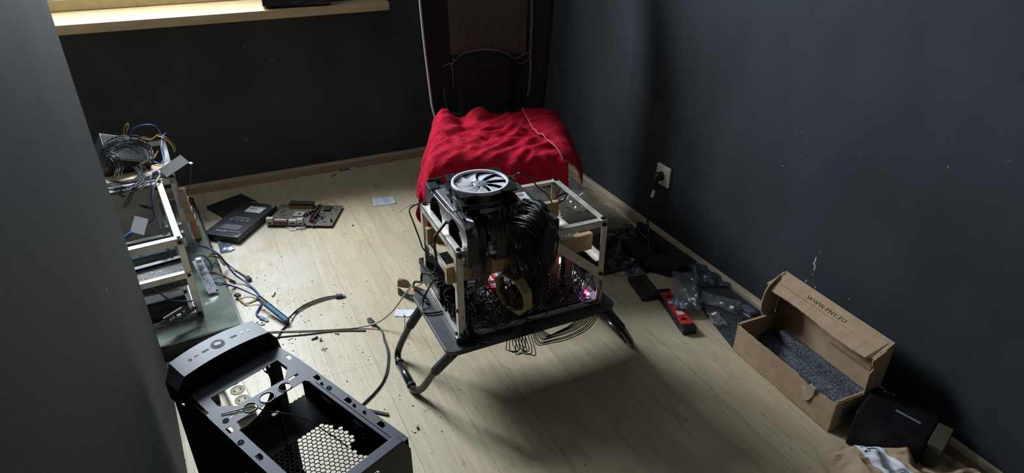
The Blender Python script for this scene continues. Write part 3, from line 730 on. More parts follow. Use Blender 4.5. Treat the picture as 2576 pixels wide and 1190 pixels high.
def case_fan(M, S, th, label, ringm, bladem, top=True, group='case fans stacked on the graphics cards'):
    f = thing('case_fan', label, 'fan', M, group)
    hole = S*.475
    fan_frame_mb(S, th, hole).build('housing', black, f, M=M, smooth=False)
    MB().lathe([(hole-.004, th-.004), (hole-.0045, th+.0012), (hole+.0035, th+.0015), (hole+.0042, th-.006), (hole+.0032, th-.006)], 64).build('ring', ringm, f, M=M, smooth=True)['label'] = 'white outer ring' if ringm is fanw else 'dark outer ring'
    b = MB()
    b.lathe([(0, th-.004), (.016, th-.004), (.0195, th-.007), (.0205, .006), (0, .006)], 32)
    hub = b.build('hub', mat('hub_grey', (.30, .32, .40), .35) if ringm is fanw else black, f, M=M, smooth=True)
    for k in range(9):
        a = 2*PI*k/9+.25; b = MB()
        def bl(u, v, a=a):
            rr_ = .019+(hole-.0225)*u; an = a+v*(.56+.04*u)-u*.30; return (rr_*math.cos(an), rr_*math.sin(an), th-.0045-.0065*v*(1-.2*u))
        b.grid(bl, 8, 8).build('blade', bladem, f, M=M, smooth=True, solid=.0014)
    return f, hub
FC = at(1208, 455, .627)
Mfan = Matrix.Translation((FC.x, FC.y, .5985)) @ Matrix.Rotation(R(-3.5), 4, 'Z')
f1, hub = case_fan(Mfan, .145, .027, 'white ringed case fan with white blades on top of the fan stack', fanw, fanw)
b = MB()
for s_ in (-1, 1): b.bar((s_*.0035, -.005, .0232), (s_*.0035+.001, .003, .0232), .0016, .0005); b.bar((s_*.0035-.002, .003, .0232), (s_*.0035+.001, .003, .0232), .0012, .0005)
b.build('logo', ink, hub, M=Mfan)
Mfan2 = Matrix.Translation((FC.x+.002, FC.y-.001, .5665)) @ Matrix.Rotation(R(-3.5), 4, 'Z')
f2, _h = case_fan(Mfan2, .145, .027, 'black case fan directly beneath the white ringed fan, with a grey arc on its side', black, black)
b = MB(); n = 14; vs = []
for i in range(n+1):
    a = R(-112+52*i/n)
    for z in (.008, .019): vs.append((.0729*math.cos(a), .0729*math.sin(a), z))
b.add(vs, [(2*i, 2*i+2, 2*i+3, 2*i+1) for i in range(n)]); b.build('side_mark', mat('grey_mark', (.30, .28, .26), .6), f2, M=Mfan2, solid=.0008)

# tan fan standing among the cables
Mt = frame(at(1292, 735, .338), Vector((-.30, .95, 0)), Vector((-.10, 0, 1)))
f = thing('case_fan', 'tan framed case fan with brown blades standing upright among the cables under the cards', 'fan', Mt)
S, th = .112, .027; hole = .0515; b = MB(); c = .029; h = S/2
octo = [(-h, -h+c), (-h+c, -h), (h-c, -h), (h, -h+c), (h, h-c), (h-c, h), (-h+c, h), (-h, h-c)]
b.plate(octo, [[(hole*math.cos(2*PI*i/40), hole*math.sin(2*PI*i/40)) for i in range(40)]], -th/2, th/2)
b.build('housing', tan, f, M=Mt, bevel=.001)
b = MB(); b.cyl((0, 0, -.010), (0, 0, .010), .019, n=24)
b.build('hub', brownbl, f, M=Mt)
for k in range(7):
    a = 2*PI*k/7; b = MB()
    def bl(u, v, a=a):
        rr_ = .018+.031*u; an = a+v*.85-u*.2; return (rr_*math.cos(an), rr_*math.sin(an), .009-.018*v)
    b.grid(bl, 5, 5).build('blade', brownbl, f, M=Mt, smooth=True, solid=.0014)

# ================================================================== power supply with fins (left, on the table)
Mp = Matrix.Translation((.472, 1.448, ZT)) @ Matrix.Rotation(R(1.5), 4, 'Z')
t = thing('power_supply', 'black finned power supply standing on the left end of the tray table', 'power supply', Mp)
psum = mat('psu_paint', (0.030, 0.030, 0.032), .45, vary=.3, vscale=30)
MB().box(0, .085, 0, .160, .0, .070).build('housing', psum, t, M=Mp, bevel=.0015)
for k in range(13):
    y = .010+k*.0118; b = MB()
    b.box(-.001, .088, y, y+.0065, .0705, .0765); b.box(-.0035, .0, y, y+.0065, .058, .0765); b.build('fin', black, t, M=Mp, bevel=.0008)
MB().box(-.0006, .0002, .012, .052, .030, .044).build('sticker', mat('sticker_silver', (.35, .35, .33), .4), t, M=Mp)

# motherboard under the cards
Mm = Matrix.Translation((.60, 1.300, ZT+.008)) @ Matrix.Rotation(R(-1.2), 4, 'Z')
mb_ = thing('motherboard', 'motherboard with red and white memory sticks lying on the tray table under the cards', 'circuit board', Matrix.Translation((.6, 1.3, ZT)))
MB().box(0, .275, 0, .235, 0, .0016).build('board', pcbd, mb_, M=Mm)
for (x, y) in ((.01, .01), (.265, .01), (.01, .225), (.265, .225)): MB().cyl((x, y, -.0075), (x, y, 0), .003).build('standoff', gold, mb_, M=Mm)
for k in range(4):
    b = MB(); b.box(.018+k*.011, .022+k*.011, .07, .21, .0016, .040); b.build('memory_stick', redc if k % 2 == 0 else whitep, mb_, M=Mm, bevel=.0008)
b = MB()
r_ = random.Random(3)
for k in range(60):
    x, y = r_.uniform(.005, .27), r_.uniform(.005, .065); s_ = r_.uniform(.0025, .007); b.cbox((x, y, .0016+s_*.5), (s_, s_, s_))
b.build('component', mat('component_silver', (.45, .47, .5), .3, .4), mb_, M=Mm)
b = MB()
for k in range(5): b.box(.10+k*.03, .108+k*.03, .06, .15, .0016, .012)
b.build('expansion_slot', black, mb_, M=Mm)
b = MB()
for k in range(12): b.box(.205+k*.0035, .2062+k*.0035, .075, .145, .0016, .034)
b.build('chipset_heatsink', mat('sink', (.33, .34, .38), .35, .7), mb_, M=Mm)
lp = at(1480, 735, ZT+.028)
t = thing('riser_card', 'small riser card lit violet and red at the front right post of the frame', 'circuit board', Vector((lp.x, lp.y, ZT)))
MB().box(lp.x-.03, lp.x+.006, lp.y-.002, lp.y+.05, ZT+.004, ZT+.006).build('board', pcbd, t)
MB().box(lp.x-.026, lp.x-.018, lp.y+.004, lp.y+.03, ZT+.006, ZT+.030).build('slot', mat('lit_slot', (.30, .25, .60), .4), t)
MB().box(lp.x-.006, lp.x-.001, lp.y+.002, lp.y+.012, ZT+.006, ZT+.034).build('red_connector', redc, t)
MB().ball((lp.x, lp.y, ZT+.022), .0036).build('led', led_m, t, smooth=True)['label'] = 'glowing violet led'
MB().box(lp.x-.010, lp.x-.006, lp.y+.002, lp.y+.008, ZT+.024, ZT+.036).build('led', ledr_m, t)['label'] = 'glowing red led'
MB().box(lp.x-.028, lp.x-.004, lp.y+.006, lp.y+.048, ZT, ZT+.004).build('standoff', blackm, t)
for (nm, c_, e_, dx, dz) in (('led_glow', (.55, .45, 1.0), .0015, -.004, .022), ('led_glow_red', (1, .05, .1), .0015, -.012, .045)):
    l = bpy.data.lights.new(nm, 'POINT'); l.energy = e_; l.color = c_; l.shadow_soft_size = .006
    o = bpy.data.objects.new(nm, l); col.objects.link(o); o.location = (lp.x+dx, lp.y-.006, ZT+dz)
t = thing('riser_card', 'copper faced riser card glowing pink behind the wooden crossbar', 'circuit board', Vector((.82, 1.38, ZT)))
a0 = at(1405, 650, .33)
MB().box(.775, .80, 1.36, 1.366, ZT+.004, .385).build('board', mat('copper_board', (.40, .17, .10), .5), t)
MB().box(.81, .822, 1.36, 1.366, ZT+.004, .380).build('spacer', blackm, t)
MB().box(.826, .848, 1.362, 1.368, ZT+.004, .384).build('board', mat('dull_board', (.16, .16, .17), .5), t)
b = MB()
for k in range(5): b.box(.828+k*.004, .8295+k*.004, 1.3605, 1.362, .31, .378)
b.build('contact', mat('pinkish', (.5, .25, .3), .4), t)
l = bpy.data.lights.new('led_glow_pink', 'POINT'); l.energy = .0022; l.color = (1, .08, .12); l.shadow_soft_size = .006
o = bpy.data.objects.new('led_glow_pink', l); col.objects.link(o); o.location = (.805, 1.345, .345)

# ================================================================== cables of the central rig
t = thing('cable_bundle', 'fan of grey sheened power wires arching down from the leftmost graphics card', 'cable', Vector((.49, 1.33, .25)))
b = MB()
for k in range(9):
    r_ = random.Random(k); s_ = k/8
    pts = [M1 @ Vector((.182+.002*k, .112, .022+.001*k)), at(1172+s_*8, 549-s_*3, .578), at(1181+s_*14, 568, .568+.01*s_), ony(1184+s_*22, 612+8*s_, 1.262), ony(1187+s_*26, 655, 1.255+.004*s_), ony(1196+s_*30, 695+8*s_, 1.265), ony(1193+s_*16, 722, 1.29), ony(1176, 734+s_*8, 1.31)]
    b.tube(smooth_path(pts, 8), .0017, 6)
b.build('wire', wireg if False else mat('sheen_wire', (.035, .035, .042), .22, coat=.5), t, smooth=True)
MB().cbox(M1 @ Vector((.180, .116, .022)), (.022, .020, .014)).build('connector', black, t, bevel=.001)
t = thing('cable_bundle', 'broad curtain of black wires arching over the rightmost cards and down to the table', 'cable', Vector((.75, 1.3, .25)))
b = MB()
for k in range(5):
    x0, x1 = 1318+k*9, 1330+k*15
    pts = [at(1322-k*5, 516+k*9, .575), at(1346-k*4, 522+k*9, .588), at(1370-k*5, 548+k*7, .572), ony(1396-k*9, 600, 1.258), ony(1394-k*11, 640, 1.250), ony(1380-k*11, 685, 1.256), ony(1358-k*10, 725, 1.27), ony(1342-k*8, 765, 1.285)]
    bundle(b, pts, 12, .014, .0016, 40+k)
b.build('wire', wireb, t, smooth=True)
t = thing('cable_bundle', 'middle mass of black wires falling in front of the graphics cards to the table', 'cable', Vector((.65, 1.28, .25)))
b = MB()
for k in range(5):
    pts = [at(1262+k*13, 530, .585), at(1268+k*14, 560, .565), ony(1276+k*15, 606, 1.262), ony(1290+k*13, 650, 1.254), ony(1304+k*11, 700, 1.262), ony(1318+k*8, 760, 1.285)]
    bundle(b, pts, 8, .014, .0016, 60+k)
b.build('wire', wireb, t, smooth=True)
t = thing('cable_bundle', 'thin black wires hanging over the front rail between the left post and the tan fan', 'cable', Vector((.55, 1.27, .25)))
b = MB()
for k in range(7):
    s_ = k/6
    pts = [at(1205+s_*16, 585, .53), ony(1208+s_*20, 622, 1.262), ony(1211+s_*24, 660, 1.256), ony(1212+s_*20, 692, 1.262), ony(1200+s_*10, 716, 1.28), ony(1178, 728-s_*6, 1.30), ony(1164, 733, 1.31)]
    b.tube(smooth_path(pts, 8), .0015, 5)
b.build('wire', wireb, t, smooth=True)
t = thing('cable_tangle', 'dense tangle of black wires heaped on the tray table under the cards', 'cable', Vector((.62, 1.33, ZT)))
b = MB(); r_ = random.Random(12)
for k in range(95):
    cx, cy = r_.uniform(.49, .86), r_.uniform(1.275, 1.44); a = r_.uniform(0, 6.3); Lr = r_.uniform(.03, .10); pts = []
    for i in range(6):
        q = a+i*r_.uniform(.5, 1.1)
        zz = ZT+.006+r_.random()**1.7*.085
        pts.append((min(.885, max(.478, cx+Lr*math.cos(q))), min(1.50, max(1.268, cy+Lr*.55*math.sin(q))), zz))
    b.tube(smooth_path(pts, 6), r_.choice((.0013, .0016, .002)), 5, 0 if r_.random() > .14 else 1)
o = b.build('wire', [wireb, mat('sheen_wire', (.035, .035, .042), .22, coat=.5)], t, smooth=True); o['kind'] = 'stuff'
t = thing('cable_bundle', 'column of black wires running down inside the front left post', 'cable', Vector((.50, 1.3, ZT)))
b = MB(); bundle(b, px((1166, 740, .32), (1172, 780, .29), (1178, 820, .26), (1190, 850, .235), (1215, 858, .232)), 18, .012, .0015, 77); b.build('wire', wireb, t, smooth=True)
t = thing('cable_bundle', 'black wire loops hanging below the front edge of the tray table, left group', 'cable', at(1300, 870, .15))
b = MB()
for k in range(7):
    r_ = random.Random(200+k); x0 = 1278+k*7
    b.tube(smooth_path(px((x0, 852-k*2, .215), (x0-4+k, 866, .195), (x0+6+r_.uniform(-8, 12), 884+r_.uniform(-6, 10), .165), (x0+20+r_.uniform(-5, 10), 889+r_.uniform(-8, 8), .155), (x0+24, 872, .185), (x0+14, 850-k*2, .217)), 7), .0014, 5)
b.build('wire', wireb, t, smooth=True)
t = thing('cable_bundle', 'long shallow black wire loops hanging below the front edge of the tray table, right group', 'cable', at(1400, 860, .15))
b = MB()
for k in range(9):
    dy = [30, 24, 20, 12, 8, 3, 0, -3, -5][k]
    b.tube(smooth_path(px((1340+k*3, 838-k, .217), (1352+k*4, 846+dy*.7, .19), (1386+k*2, 835+dy*.8+4, .175), (1430, 826+dy*.9, .172), (1478-k*4, 812+dy*.55, .18), (1500-k*5, 795+dy*.2, .20), (1505-k*5, 782-k, .217)), 7), .0014, 5)
b.build('wire', wireb, t, smooth=True)
# cords round the left post
cable('sleeved_cable', 'black sleeved fan cable tied to the top left rail and hanging to the power supply', 'cable', px((1166, 521, .56), (1148, 531, .54), (1128, 552, .52), (1108, 577, .505), (1096, 592, .50), (1093, 604, .49), (1094, 628, .45), (1098, 660, .40), (1092, 684, .35), (1080, 690, .32), (1064, 687, .315), (1060, 698, .30), (1059, 709, .28), (1044, 709, .26), (1040, 717, .255), (1046, 728, .25), (1062, 742, .24), (1072, 752, .235)), .0035, blackm)
cable('fan_wire', 'thin black fan wire looping from the fan stack past the back left corner', 'cable', px((1140, 497, .56), (1120, 495, .55), (1095, 507, .52), (1068, 509, .515), (1048, 514, .51), (1034, 522, .50), (1030, 533, .48), (1040, 560, .44), (1055, 600, .40), (1064, 625, .37), (1080, 638, .36), (1098, 645, .36), (1120, 655, .35)), .0022, wireb)
cable('zip_tie', 'pale zip tie tail sticking out from the back left corner of the frame', 'zip tie', px((1058, 513, .505), (1040, 514, .51), (1022, 520, .515), (1004, 533, .515)), .0015, whitep)
cable('zip_tie', 'dark zip tie tail standing up behind the leftmost graphics card', 'zip tie', px((1092, 496, .56), (1087, 482, .59), (1081, 468, .61)), .0013, mat('smoke_tie', (.15, .12, .13), .4))
cable('fan_wire', 'black wire arching from the right of the fan stack over the back rail', 'cable', px((1290, 455, .60), (1297, 440, .63), (1315, 435, .64), (1335, 445, .62), (1352, 470, .56), (1375, 488, .50), (1388, 510, .44), (1392, 540, .36), (1400, 560, .30)), .0022, wireb)
cable('sleeved_cable', 'straight black cable tied under the back right corner of the frame', 'cable', px((1412, 468, .485), (1404, 480, .46), (1401, 510, .40), (1398, 545, .33), (1395, 575, .27)), .0042, mat('sheath', (.03, .03, .035), .3, coat=.4))
cable('cable_loop', 'short black cable looping through the back right corner of the frame', 'cable', px((1368, 530, .42), (1385, 510, .43), (1403, 495, .44), (1420, 487, .45), (1426, 491, .44), (1418, 503, .42), (1395, 515, .40), (1372, 538, .38)), .0026, wireb)
cable('power_lead', 'black lead from the power supply running down the left table leg', 'cable', px((1120, 704, .31), (1100, 703, .315), (1086, 712, .30), (1076, 730, .27), (1066, 750, .245), (1062, 768, .232), (1063, 782, .228), (1075, 788, .228), (1100, 786, .228), (1130, 778, .228), (1143, 776, .228)), .0028, wireb)
t = thing('wire_connector', 'black wire connector lying on the left end of the tray table', 'connector', at(1070, 752, ZT))
a0, a1 = at(1066, 745, ZT+.007), at(1076, 760, ZT+.007)
MB().bar(a0, a1, .010, .010).build('plug_body', black, t, bevel=.001)
MB().bar(a1, a1+(a1-a0)*.3, .006, .006).build('pin', blackm, t)
t = thing('zip_tie', 'black zip tie standing beside the left table leg', 'zip tie', at(1020, 815, 0))
MB().tube(smooth_path(px((1016, 790, .02), (1018, 805, .02), (1018, 825, .02), (1012, 850, .01), (1008, 868, .003)), 5), .0012, 5).build('strap', wireb, t)
b = MB(); b.cbox(at(1018, 796, .022), (.005, .005, .004)); b.build('head', wireb, t)

# ================================================================== left shelf rig on its glass topped base
Q = [Vector(p) for p in ((-.050, 1.843, 0), (-.152, 2.90, 0), (-.72, 2.86, 0), (-.66, 1.80, 0))]
t = thing('glass_topped_base', 'low black box with a dusty glass top under the left aluminium frame', 'stand', Vector((-.35, 2.3, 0)))
b = MB(); b.plate([(p.x+(.004 if i < 2 else 0), p.y) for i, p in enumerate(Q)], [], 0, .053); b.build('box', mat('black_lacquer', (.012, .012, .012), .35), t, bevel=.002)
MB().plate([(p.x-(.004 if i < 2 else 0), p.y) for i, p in enumerate(Q)], [], .0535, .061).build('glass_top', glassg, t, bevel=.001)
GZ = .0615
fa = math.atan2(.109, .994)
Mr = Matrix.Translation((-.1535, 1.940, 0)) @ Matrix.Rotation(fa, 4, 'Z')     # +y runs back along the frame, -x to the left
LZ = .344
rk = thing('mining_rig_frame', 'open aluminium angle frame standing on the glass top at the left, holding loose circuit boards', 'frame', Mr @ Matrix.Translation((0, 0, GZ)))
def rp_(name, p0, p1, n1, n2, w=.020): return angle_bar(MB(), p0, p1, n1, n2, w).build(name, alu, rk, M=Mr)
FL_, FWL = .480, .34
for x, sx in ((0, -X), (-FWL, X)):
    rp_('post', (x, 0, GZ), (x, 0, LZ), sx, Y); rp_('post', (x, FL_, GZ), (x, FL_, LZ), sx, -Y)
    rp_('top_rail', (x, 0, LZ), (x, FL_, LZ), sx, -Z); rp_('bottom_rail', (x, 0, GZ), (x, FL_, GZ), sx, Z)
rp_('top_rail', (0, 0, LZ+.0006), (-FWL, 0, LZ+.0006), Y, -Z, .022); rp_('top_rail', (0, FL_, LZ+.0006), (-FWL, FL_, LZ+.0006), -Y, -Z)
zm = ony(483, 690, 1.94).z
rp_('middle_rail', (0, -.001, zm+.01), (-FWL, -.001, zm+.01), Y, -Z, .018)
rp_('bottom_rail', (0, 0, GZ), (-FWL, 0, GZ), Y, Z)
for (x, y, z, d) in [(-.010, .010, LZ+.001, Z), (-.010, FL_-.01, LZ+.001, Z), (-.010, 0, zm, -Y), (-.010, 0, GZ+.012, -Y), (-.01, 0, LZ-.012, -Y)]:
    p = Vector((x, y, z)); b = MB(); b.cyl(p, p+d*.003, .0062, .0055, 12); b.build('bolt', boltm, rk, M=Mr)
Mr2 = Matrix.Translation((-.163, 2.428, 0)) @ Matrix.Rotation(R(3.6), 4, 'Z')
rk2 = thing('mining_rig_frame', 'second aluminium frame behind, by the back wall, carrying a power supply and cables', 'frame', Mr2 @ Matrix.Translation((0, 0, GZ)))
def rq(name, p0, p1, n1, n2, w=.020): return angle_bar(MB(), p0, p1, n1, n2, w).build(name, alu, rk2, M=Mr2)
L2 = .43
for x, sx in ((0, -X), (-.36, X)):
    rq('post', (x, 0, GZ), (x, 0, LZ), sx, Y); rq('post', (x, L2, GZ), (x, L2, LZ), sx, -Y); rq('top_rail', (x, 0, LZ), (x, L2, LZ), sx, -Z, .024); rq('bottom_rail', (x, 0, GZ), (x, L2, GZ), sx, Z)
for y, sy2 in ((0, Y), (L2, -Y)): rq('top_rail', (0, y, LZ+.0006), (-.36, y, LZ+.0006), sy2, -Z, .022)
rq('lower_rail', (0, .02, .150), (-.36, .02, .150), Y, -Z); rq('lower_rail', (0, .02, .115), (-.36, .02, .115), Y, -Z)
for (x, y, z, d) in [(-.010, .012, LZ+.001, Z), (0, .010, LZ-.012, X), (0, .012, .20, X)]:
    p = Vector((x, y, z)); b = MB(); b.cyl(p, p+d*.003, .0065, .0055, 12); b.build('bolt', boltm, rk2, M=Mr2)
# pale panel hanging in the frame
one('grey_board', 'dusty light grey panel standing inside the left frame below the cables', 'panel', MB().box(-.345, -.030, .455, .459, .155, .335), mat('grey_panel', (.33, .33, .30), .6, vary=.25, vscale=12), M=Mr)
one('wooden_plank', 'pale wooden plank across the back left frame under the loose cables', 'board', MB().box(-.36, -.004, .022, .125, LZ+.0015, LZ+.014), woodl, M=Mr2, bevel=.001)
# loose power supply
Mps = Matrix.Translation(at(312, 396, .395)) @ Matrix.Rotation(R(8), 4, 'Z') @ Matrix.Rotation(R(20), 4, 'X') @ Matrix.Rotation(R(24), 4, 'Y')
t = thing('power_supply', 'black power supply with a printed label lying tilted on the back left frame', 'power supply', Mps)
MB().box(-.075, .07, -.070, .075, -.040, .040).build('housing', mat('psu_black', (.012, .012, .013), .6, vary=.3), t, M=Mps, bevel=.002)
b = MB(); rad_ = .004
for i in range(-8, 8):
    for j in range(-9, 10):
        cx, cy = i*.0078+(.0039 if j % 2 else 0)-.006, j*.0068
        b.plate([(cx+.0039*math.cos(R(30+60*k)), cy+.0039*math.sin(R(30+60*k))) for k in range(6)], [[(cx+.0029*math.cos(R(30+60*k)), cy+.0029*math.sin(R(30+60*k))) for k in range(6)]], .0405, .0425)
b.build('fan_grille', black, t, M=Mps)
b = MB(); b.box(.0702, .0708, -.062, .060, -.040, .030); lb = b.build('printed_label', paper, t, M=Mps)
b = MB()
for k in range(9): b.box(.0709, .0711, -.055+.012*(k % 3), .045-.02*(k % 2), .022-k*.0066, .0235-k*.0066)
b.build('print', ink, lb, M=Mps)
# riser ribbons and boards
def slab(name, label, cat, quad, th, m, group=None, bevel=.0006):
    v = [Vector(p) for p in quad]; v[3] = (v[3]+v[0]+v[2]-v[1])/2; v[0] = v[1]+v[3]-v[2]; n = (v[1]-v[0]).cross(v[3]-v[0]).normalized()
    if n.z < 0: n = -n
    b = MB(); b.add(v+[p-n*th for p in v], [(0, 1, 2, 3), (7, 6, 5, 4), (0, 4, 5, 1), (1, 5, 6, 2), (2, 6, 7, 3), (3, 7, 4, 0)])
    t = thing(name, label, cat, Matrix.Translation((v[0]+v[2])/2), group)
    o = b.build('board', m, t, bevel=bevel)
    M = frame((v[0]+v[1]+v[2]+v[3])/4, v[1]-v[0], v[3]-v[0]); return t, M, (v[1]-v[0]).length, (v[3]-v[0]).length
felt = mat('grey_shield', (.055, .056, .058), .8, vary=.15, vscale=60)
t, M, a_, b_ = slab('ribbon_riser', 'dark grey flat riser ribbon sticking out over the corner of the back left frame', 'circuit board', [at(398, 428, .37), at(454, 389, .40), at(476, 408, .395), at(420, 444, .362)], .003, felt)
plug(t, at(398, 432, .366), at(390, 436, .362)-at(398, 432, .366), (.02, .016, .008), wirebl)
plug(t, at(477, 409, .393), at(484, 413, .39)-at(477, 409, .393), (.012, .010, .004), whitep)
t, M, a_, b_ = slab('ribbon_riser', 'small grey ribbon riser leaning inside the left frame above its front rail', 'circuit board', [at(335, 545, .30), at(373, 551, .30), at(362, 592, .27), at(330, 580, .27)], .003, mat('pale_shield', (.16, .16, .165), .7))
plug(t, at(332, 585, .268), at(322, 592, .26)-at(332, 585, .268), (.025, .016, .010), wirebl)
def comps(parent, M, w_, h_, n, seed, m, name='component', zmax=.004):
    r_ = random.Random(seed); b = MB()
    for k in range(n):
        x, y = r_.uniform(-.46, .46)*w_, r_.uniform(-.44, .44)*h_; s1, s2, s3 = r_.uniform(.002, .007), r_.uniform(.002, .006), r_.uniform(.001, zmax)
        b.box(x, x+s1, y, y+s2, 0, s3, 0, M)
    return b.build(name, m, parent)
cg = mat('component_grey', (.34, .35, .35), .5, .2)
def ext(p, q, k): return p+(p-q)*k
for nm, lbl, q4, sd in (('graphics_board', 'bare dark graphics board behind the middle rail of the left frame, upper one', [at(352, 685, .205), at(470, 650, .205), at(478, 688, .185), at(360, 718, .185)], 5),
                    ('graphics_board', 'bare dark graphics board with gold contacts below the middle rail of the left frame', [at(360, 716, .165), at(474, 693, .165), at(480, 715, .135), at(372, 750, .135)], 6)):
    q4 = [ext(q4[0], q4[1], .9), q4[1], q4[2], ext(q4[3], q4[2], .9)]
    t, M, a_, b_ = slab(nm, lbl, 'circuit board', q4, .0016, pcbd)
    comps(t, M, a_, b_, 90, sd, cg)
    if sd == 6: MB().box(-.12, .5*a_-.03, -b_*.5-.006, -b_*.5+.001, -.0017, .0003, 0, frame((q4[0]+q4[1]+q4[2]+q4[3])/4, q4[1]-q4[0], q4[3]-q4[0]) @ Matrix.Diagonal((1, -1, 1, 1))).build('gold_edge', gold, t)
    else: MB().box(-.5*a_, .5*a_, -b_*.5-.012, -b_*.5, -.010, .004, 0, M).build('heatsink_edge', black, t)
t, M, a_, b_ = slab('circuit_board', 'white circuit board leaning against the front right post of the left frame', 'circuit board', [at(492, 652, .150), at(508, 650, .150), at(550, 732, .070), at(516, 746, .070)], .0016, pcbw)
comps(t, M, a_*.8, b_*.9, 30, 9, mat('component_dark', (.05, .05, .06), .4))
p = at(500, 655, .155); MB().cbox(p+Vector((0, 0, .0)), (.018, .016, .014)).build('port', mat('port_metal', (.75, .75, .78), .25, .6), t, bevel=.001)
for (x, y) in ((536, 728), (546, 730)): MB().cyl(at(x, y, .074), at(x, y, .0755), .003).build('mounting_hole', black, t)
t, M, a_, b_ = slab('riser_card', 'black riser card with white capacitors leaning on the front of the left frame', 'circuit board', [at(404, 812, .115), at(459, 771, .130), at(501, 772, .105), at(431, 822, .085)], .0016, mat('green_black_board', (.02, .035, .04), .35))
for i, (x, y) in enumerate(((428, 803), (435, 798), (461, 782), (478, 774))):
    p = at(x, y, .115-.0004*(x-428)*.0); n = M.to_3x3() @ Vector((0, 0, 1)); n = n if n.z > 0 else -n
    c_ = MB().cyl(p-n*.008, p+n*.004, .0042, n=14).build('capacitor', mat('can', (.05, .05, .06), .4), t)
    MB().cyl(p+n*.0041, p+n*.0046, .0042, n=14).build('capacitor_top', whitep, c_)
p = at(450, 793, .112); MB().cbox(p, (.012, .010, .008)).build('chip', whitep, t)
MB().bar(at(412, 803, .122), at(458, 775, .132), .006, .008).build('slot', black, t)
t, M, a_, b_ = slab('riser_card', 'blue riser board with capacitors lying across the left frame behind its top rail', 'circuit board', [at(330, 640, .235), at(418, 620, .235), at(420, 632, .225), at(335, 655, .225)], .0016, mat('navy_board', (.02, .07, .12), .5))
for (x, y) in ((346, 645), (373, 638), (405, 632), (412, 631)): MB().cyl(at(x, y, .232), at(x, y, .242), .0035, n=12).build('capacitor', whitep, t)

t = thing('graphics_card', 'black cooler shaped block added low in the left frame to darken it under the bare boards', 'graphics card', Mr @ Matrix.Translation((-.17, .1, GZ)))  # added black block, makes the gap below the boards read dark
MB().box(-.33, -.035, .030, .150, GZ+.001, GZ+.052).build('shroud', blackm, t, M=Mr, bevel=.004)
MB().box(-.30, -.05, .028, .031, GZ+.02, GZ+.035).build('block_strip', mat('dim_strip', (.05, .05, .05), .5), t, M=Mr)
one('dark_filler', 'black sheet added on the glass top to darken the inside of the left frame at the back', 'tray', MB().box(-.33, -.025, .17, .44, GZ+.001, GZ+.010), mat('black_sheet', (.012, .013, .014), .5), M=Mr)  # added black sheet, stands in for shade deep inside the frame
# comb shaped cardboard pieces right of the back frame
t = thing('cardboard_spacer', 'notched brown cardboard strip standing beside the back left frame', 'cardboard', at(480, 560, GZ))
P_ = [((462, 472), (452, 470)), ((474, 512), (462, 505)), ((482, 540), (470, 534)), ((490, 562), (478, 558))]
for i, (x, y, h) in enumerate(((458, 478, .30), (466, 500, .24), (476, 525, .19), (484, 545, .155), (491, 563, .12))):
    p = at(x, y, h); MB().box(p.x-.012, p.x+.010, p.y-.020, p.y+.022, max(GZ, h-.085), h).build('block', mdf if i % 2 else card, t, bevel=.001)
cable('black_cable', 'thin dark cable leaning from the riser ribbon down behind the glass base', 'cable', px((481, 415, .38), (478, 460, .25), (470, 490, .16), (485, 515, .11), (510, 540, .075), (527, 556, .066)), .0016, wireb)

# left rig cable bundles
def lb_(label, paths, ms, r=.0012, seed=0, n=6, spread=.008):
    c = paths[0][0]; t = thing('cable_bundle', label, 'cable', Matrix.Translation(at(*c)))
    b = MB()
    for i, (p) in enumerate(paths): bundle(b, px(*p), n, spread, r, seed+i, pick=(lambda k, rr: rr.randrange(len(ms))) if len(ms) > 1 else None)
    b.build('wire', ms, t, smooth=True); return t
lb_('large coil of black wires round the loose power supply on the back left frame', [
    ((258, 385, .44), (275, 362, .47), (310, 350, .49), (350, 352, .47), (378, 372, .43), (385, 400, .41)),
    ((255, 400, .43), (268, 376, .46), (298, 362, .49), (332, 364, .48), (352, 380, .45)),
    ((262, 425, .40), (268, 400, .44), (283, 378, .47), (330, 356, .485), (372, 368, .44)),
    ((264, 380, .46), (285, 392, .47), (300, 415, .44), (296, 440, .39))], [wireb, mat('sheen_wire', (.035, .035, .042), .22, coat=.5)], seed=300, n=9, spread=.012)
lb_('spill of silver grey wires over the wooden plank of the left frame', [
    ((270, 412, .38), (300, 420, .37), (340, 428, .37), (352, 455, .36), (330, 470, .36), (285, 480, .36)),
    ((275, 455, .37), (310, 462, .37), (345, 455, .37), (362, 430, .38), (350, 415, .38)),
    ((285, 470, .37), (320, 478, .36), (350, 470, .36), (362, 448, .37), (340, 425, .38))], [wireg, wireb, wireg], seed=320, n=7, spread=.010)
lb_('yellow and orange wires arching over the loose power supply', [
    ((312, 345, .44), (315, 322, .49), (322, 314, .505), (326, 316, .50), (318, 340, .46)),
    ((355, 345, .42), (380, 350, .43), (395, 340, .43), (418, 348, .42), (435, 365, .38), (440, 382, .35))], [wirey, wireo], seed=340, n=3, spread=.005)
lb_('orange and black wires curling past the label of the loose power supply', [
    ((395, 380, .40), (385, 395, .40), (370, 405, .39), (350, 415, .385), (335, 418, .38)),
    ((330, 340, .43), (352, 345, .44), (368, 360, .43), (378, 385, .42))], [wireo, wireb, wirey], seed=360, n=4, spread=.005)
lb_('black cable bunch hanging inside the left frame in front of the grey panel', [
    ((340, 465, .36), (330, 490, .33), (322, 505, .31), (310, 520, .30)),
    ((300, 488, .34), (315, 495, .32), (330, 505, .30), (370, 520, .27), (390, 520, .26)),
    ((388, 510, .27), (360, 520, .26), (330, 535, .24), (318, 540, .24))], [wireb], seed=380, n=5, spread=.006)
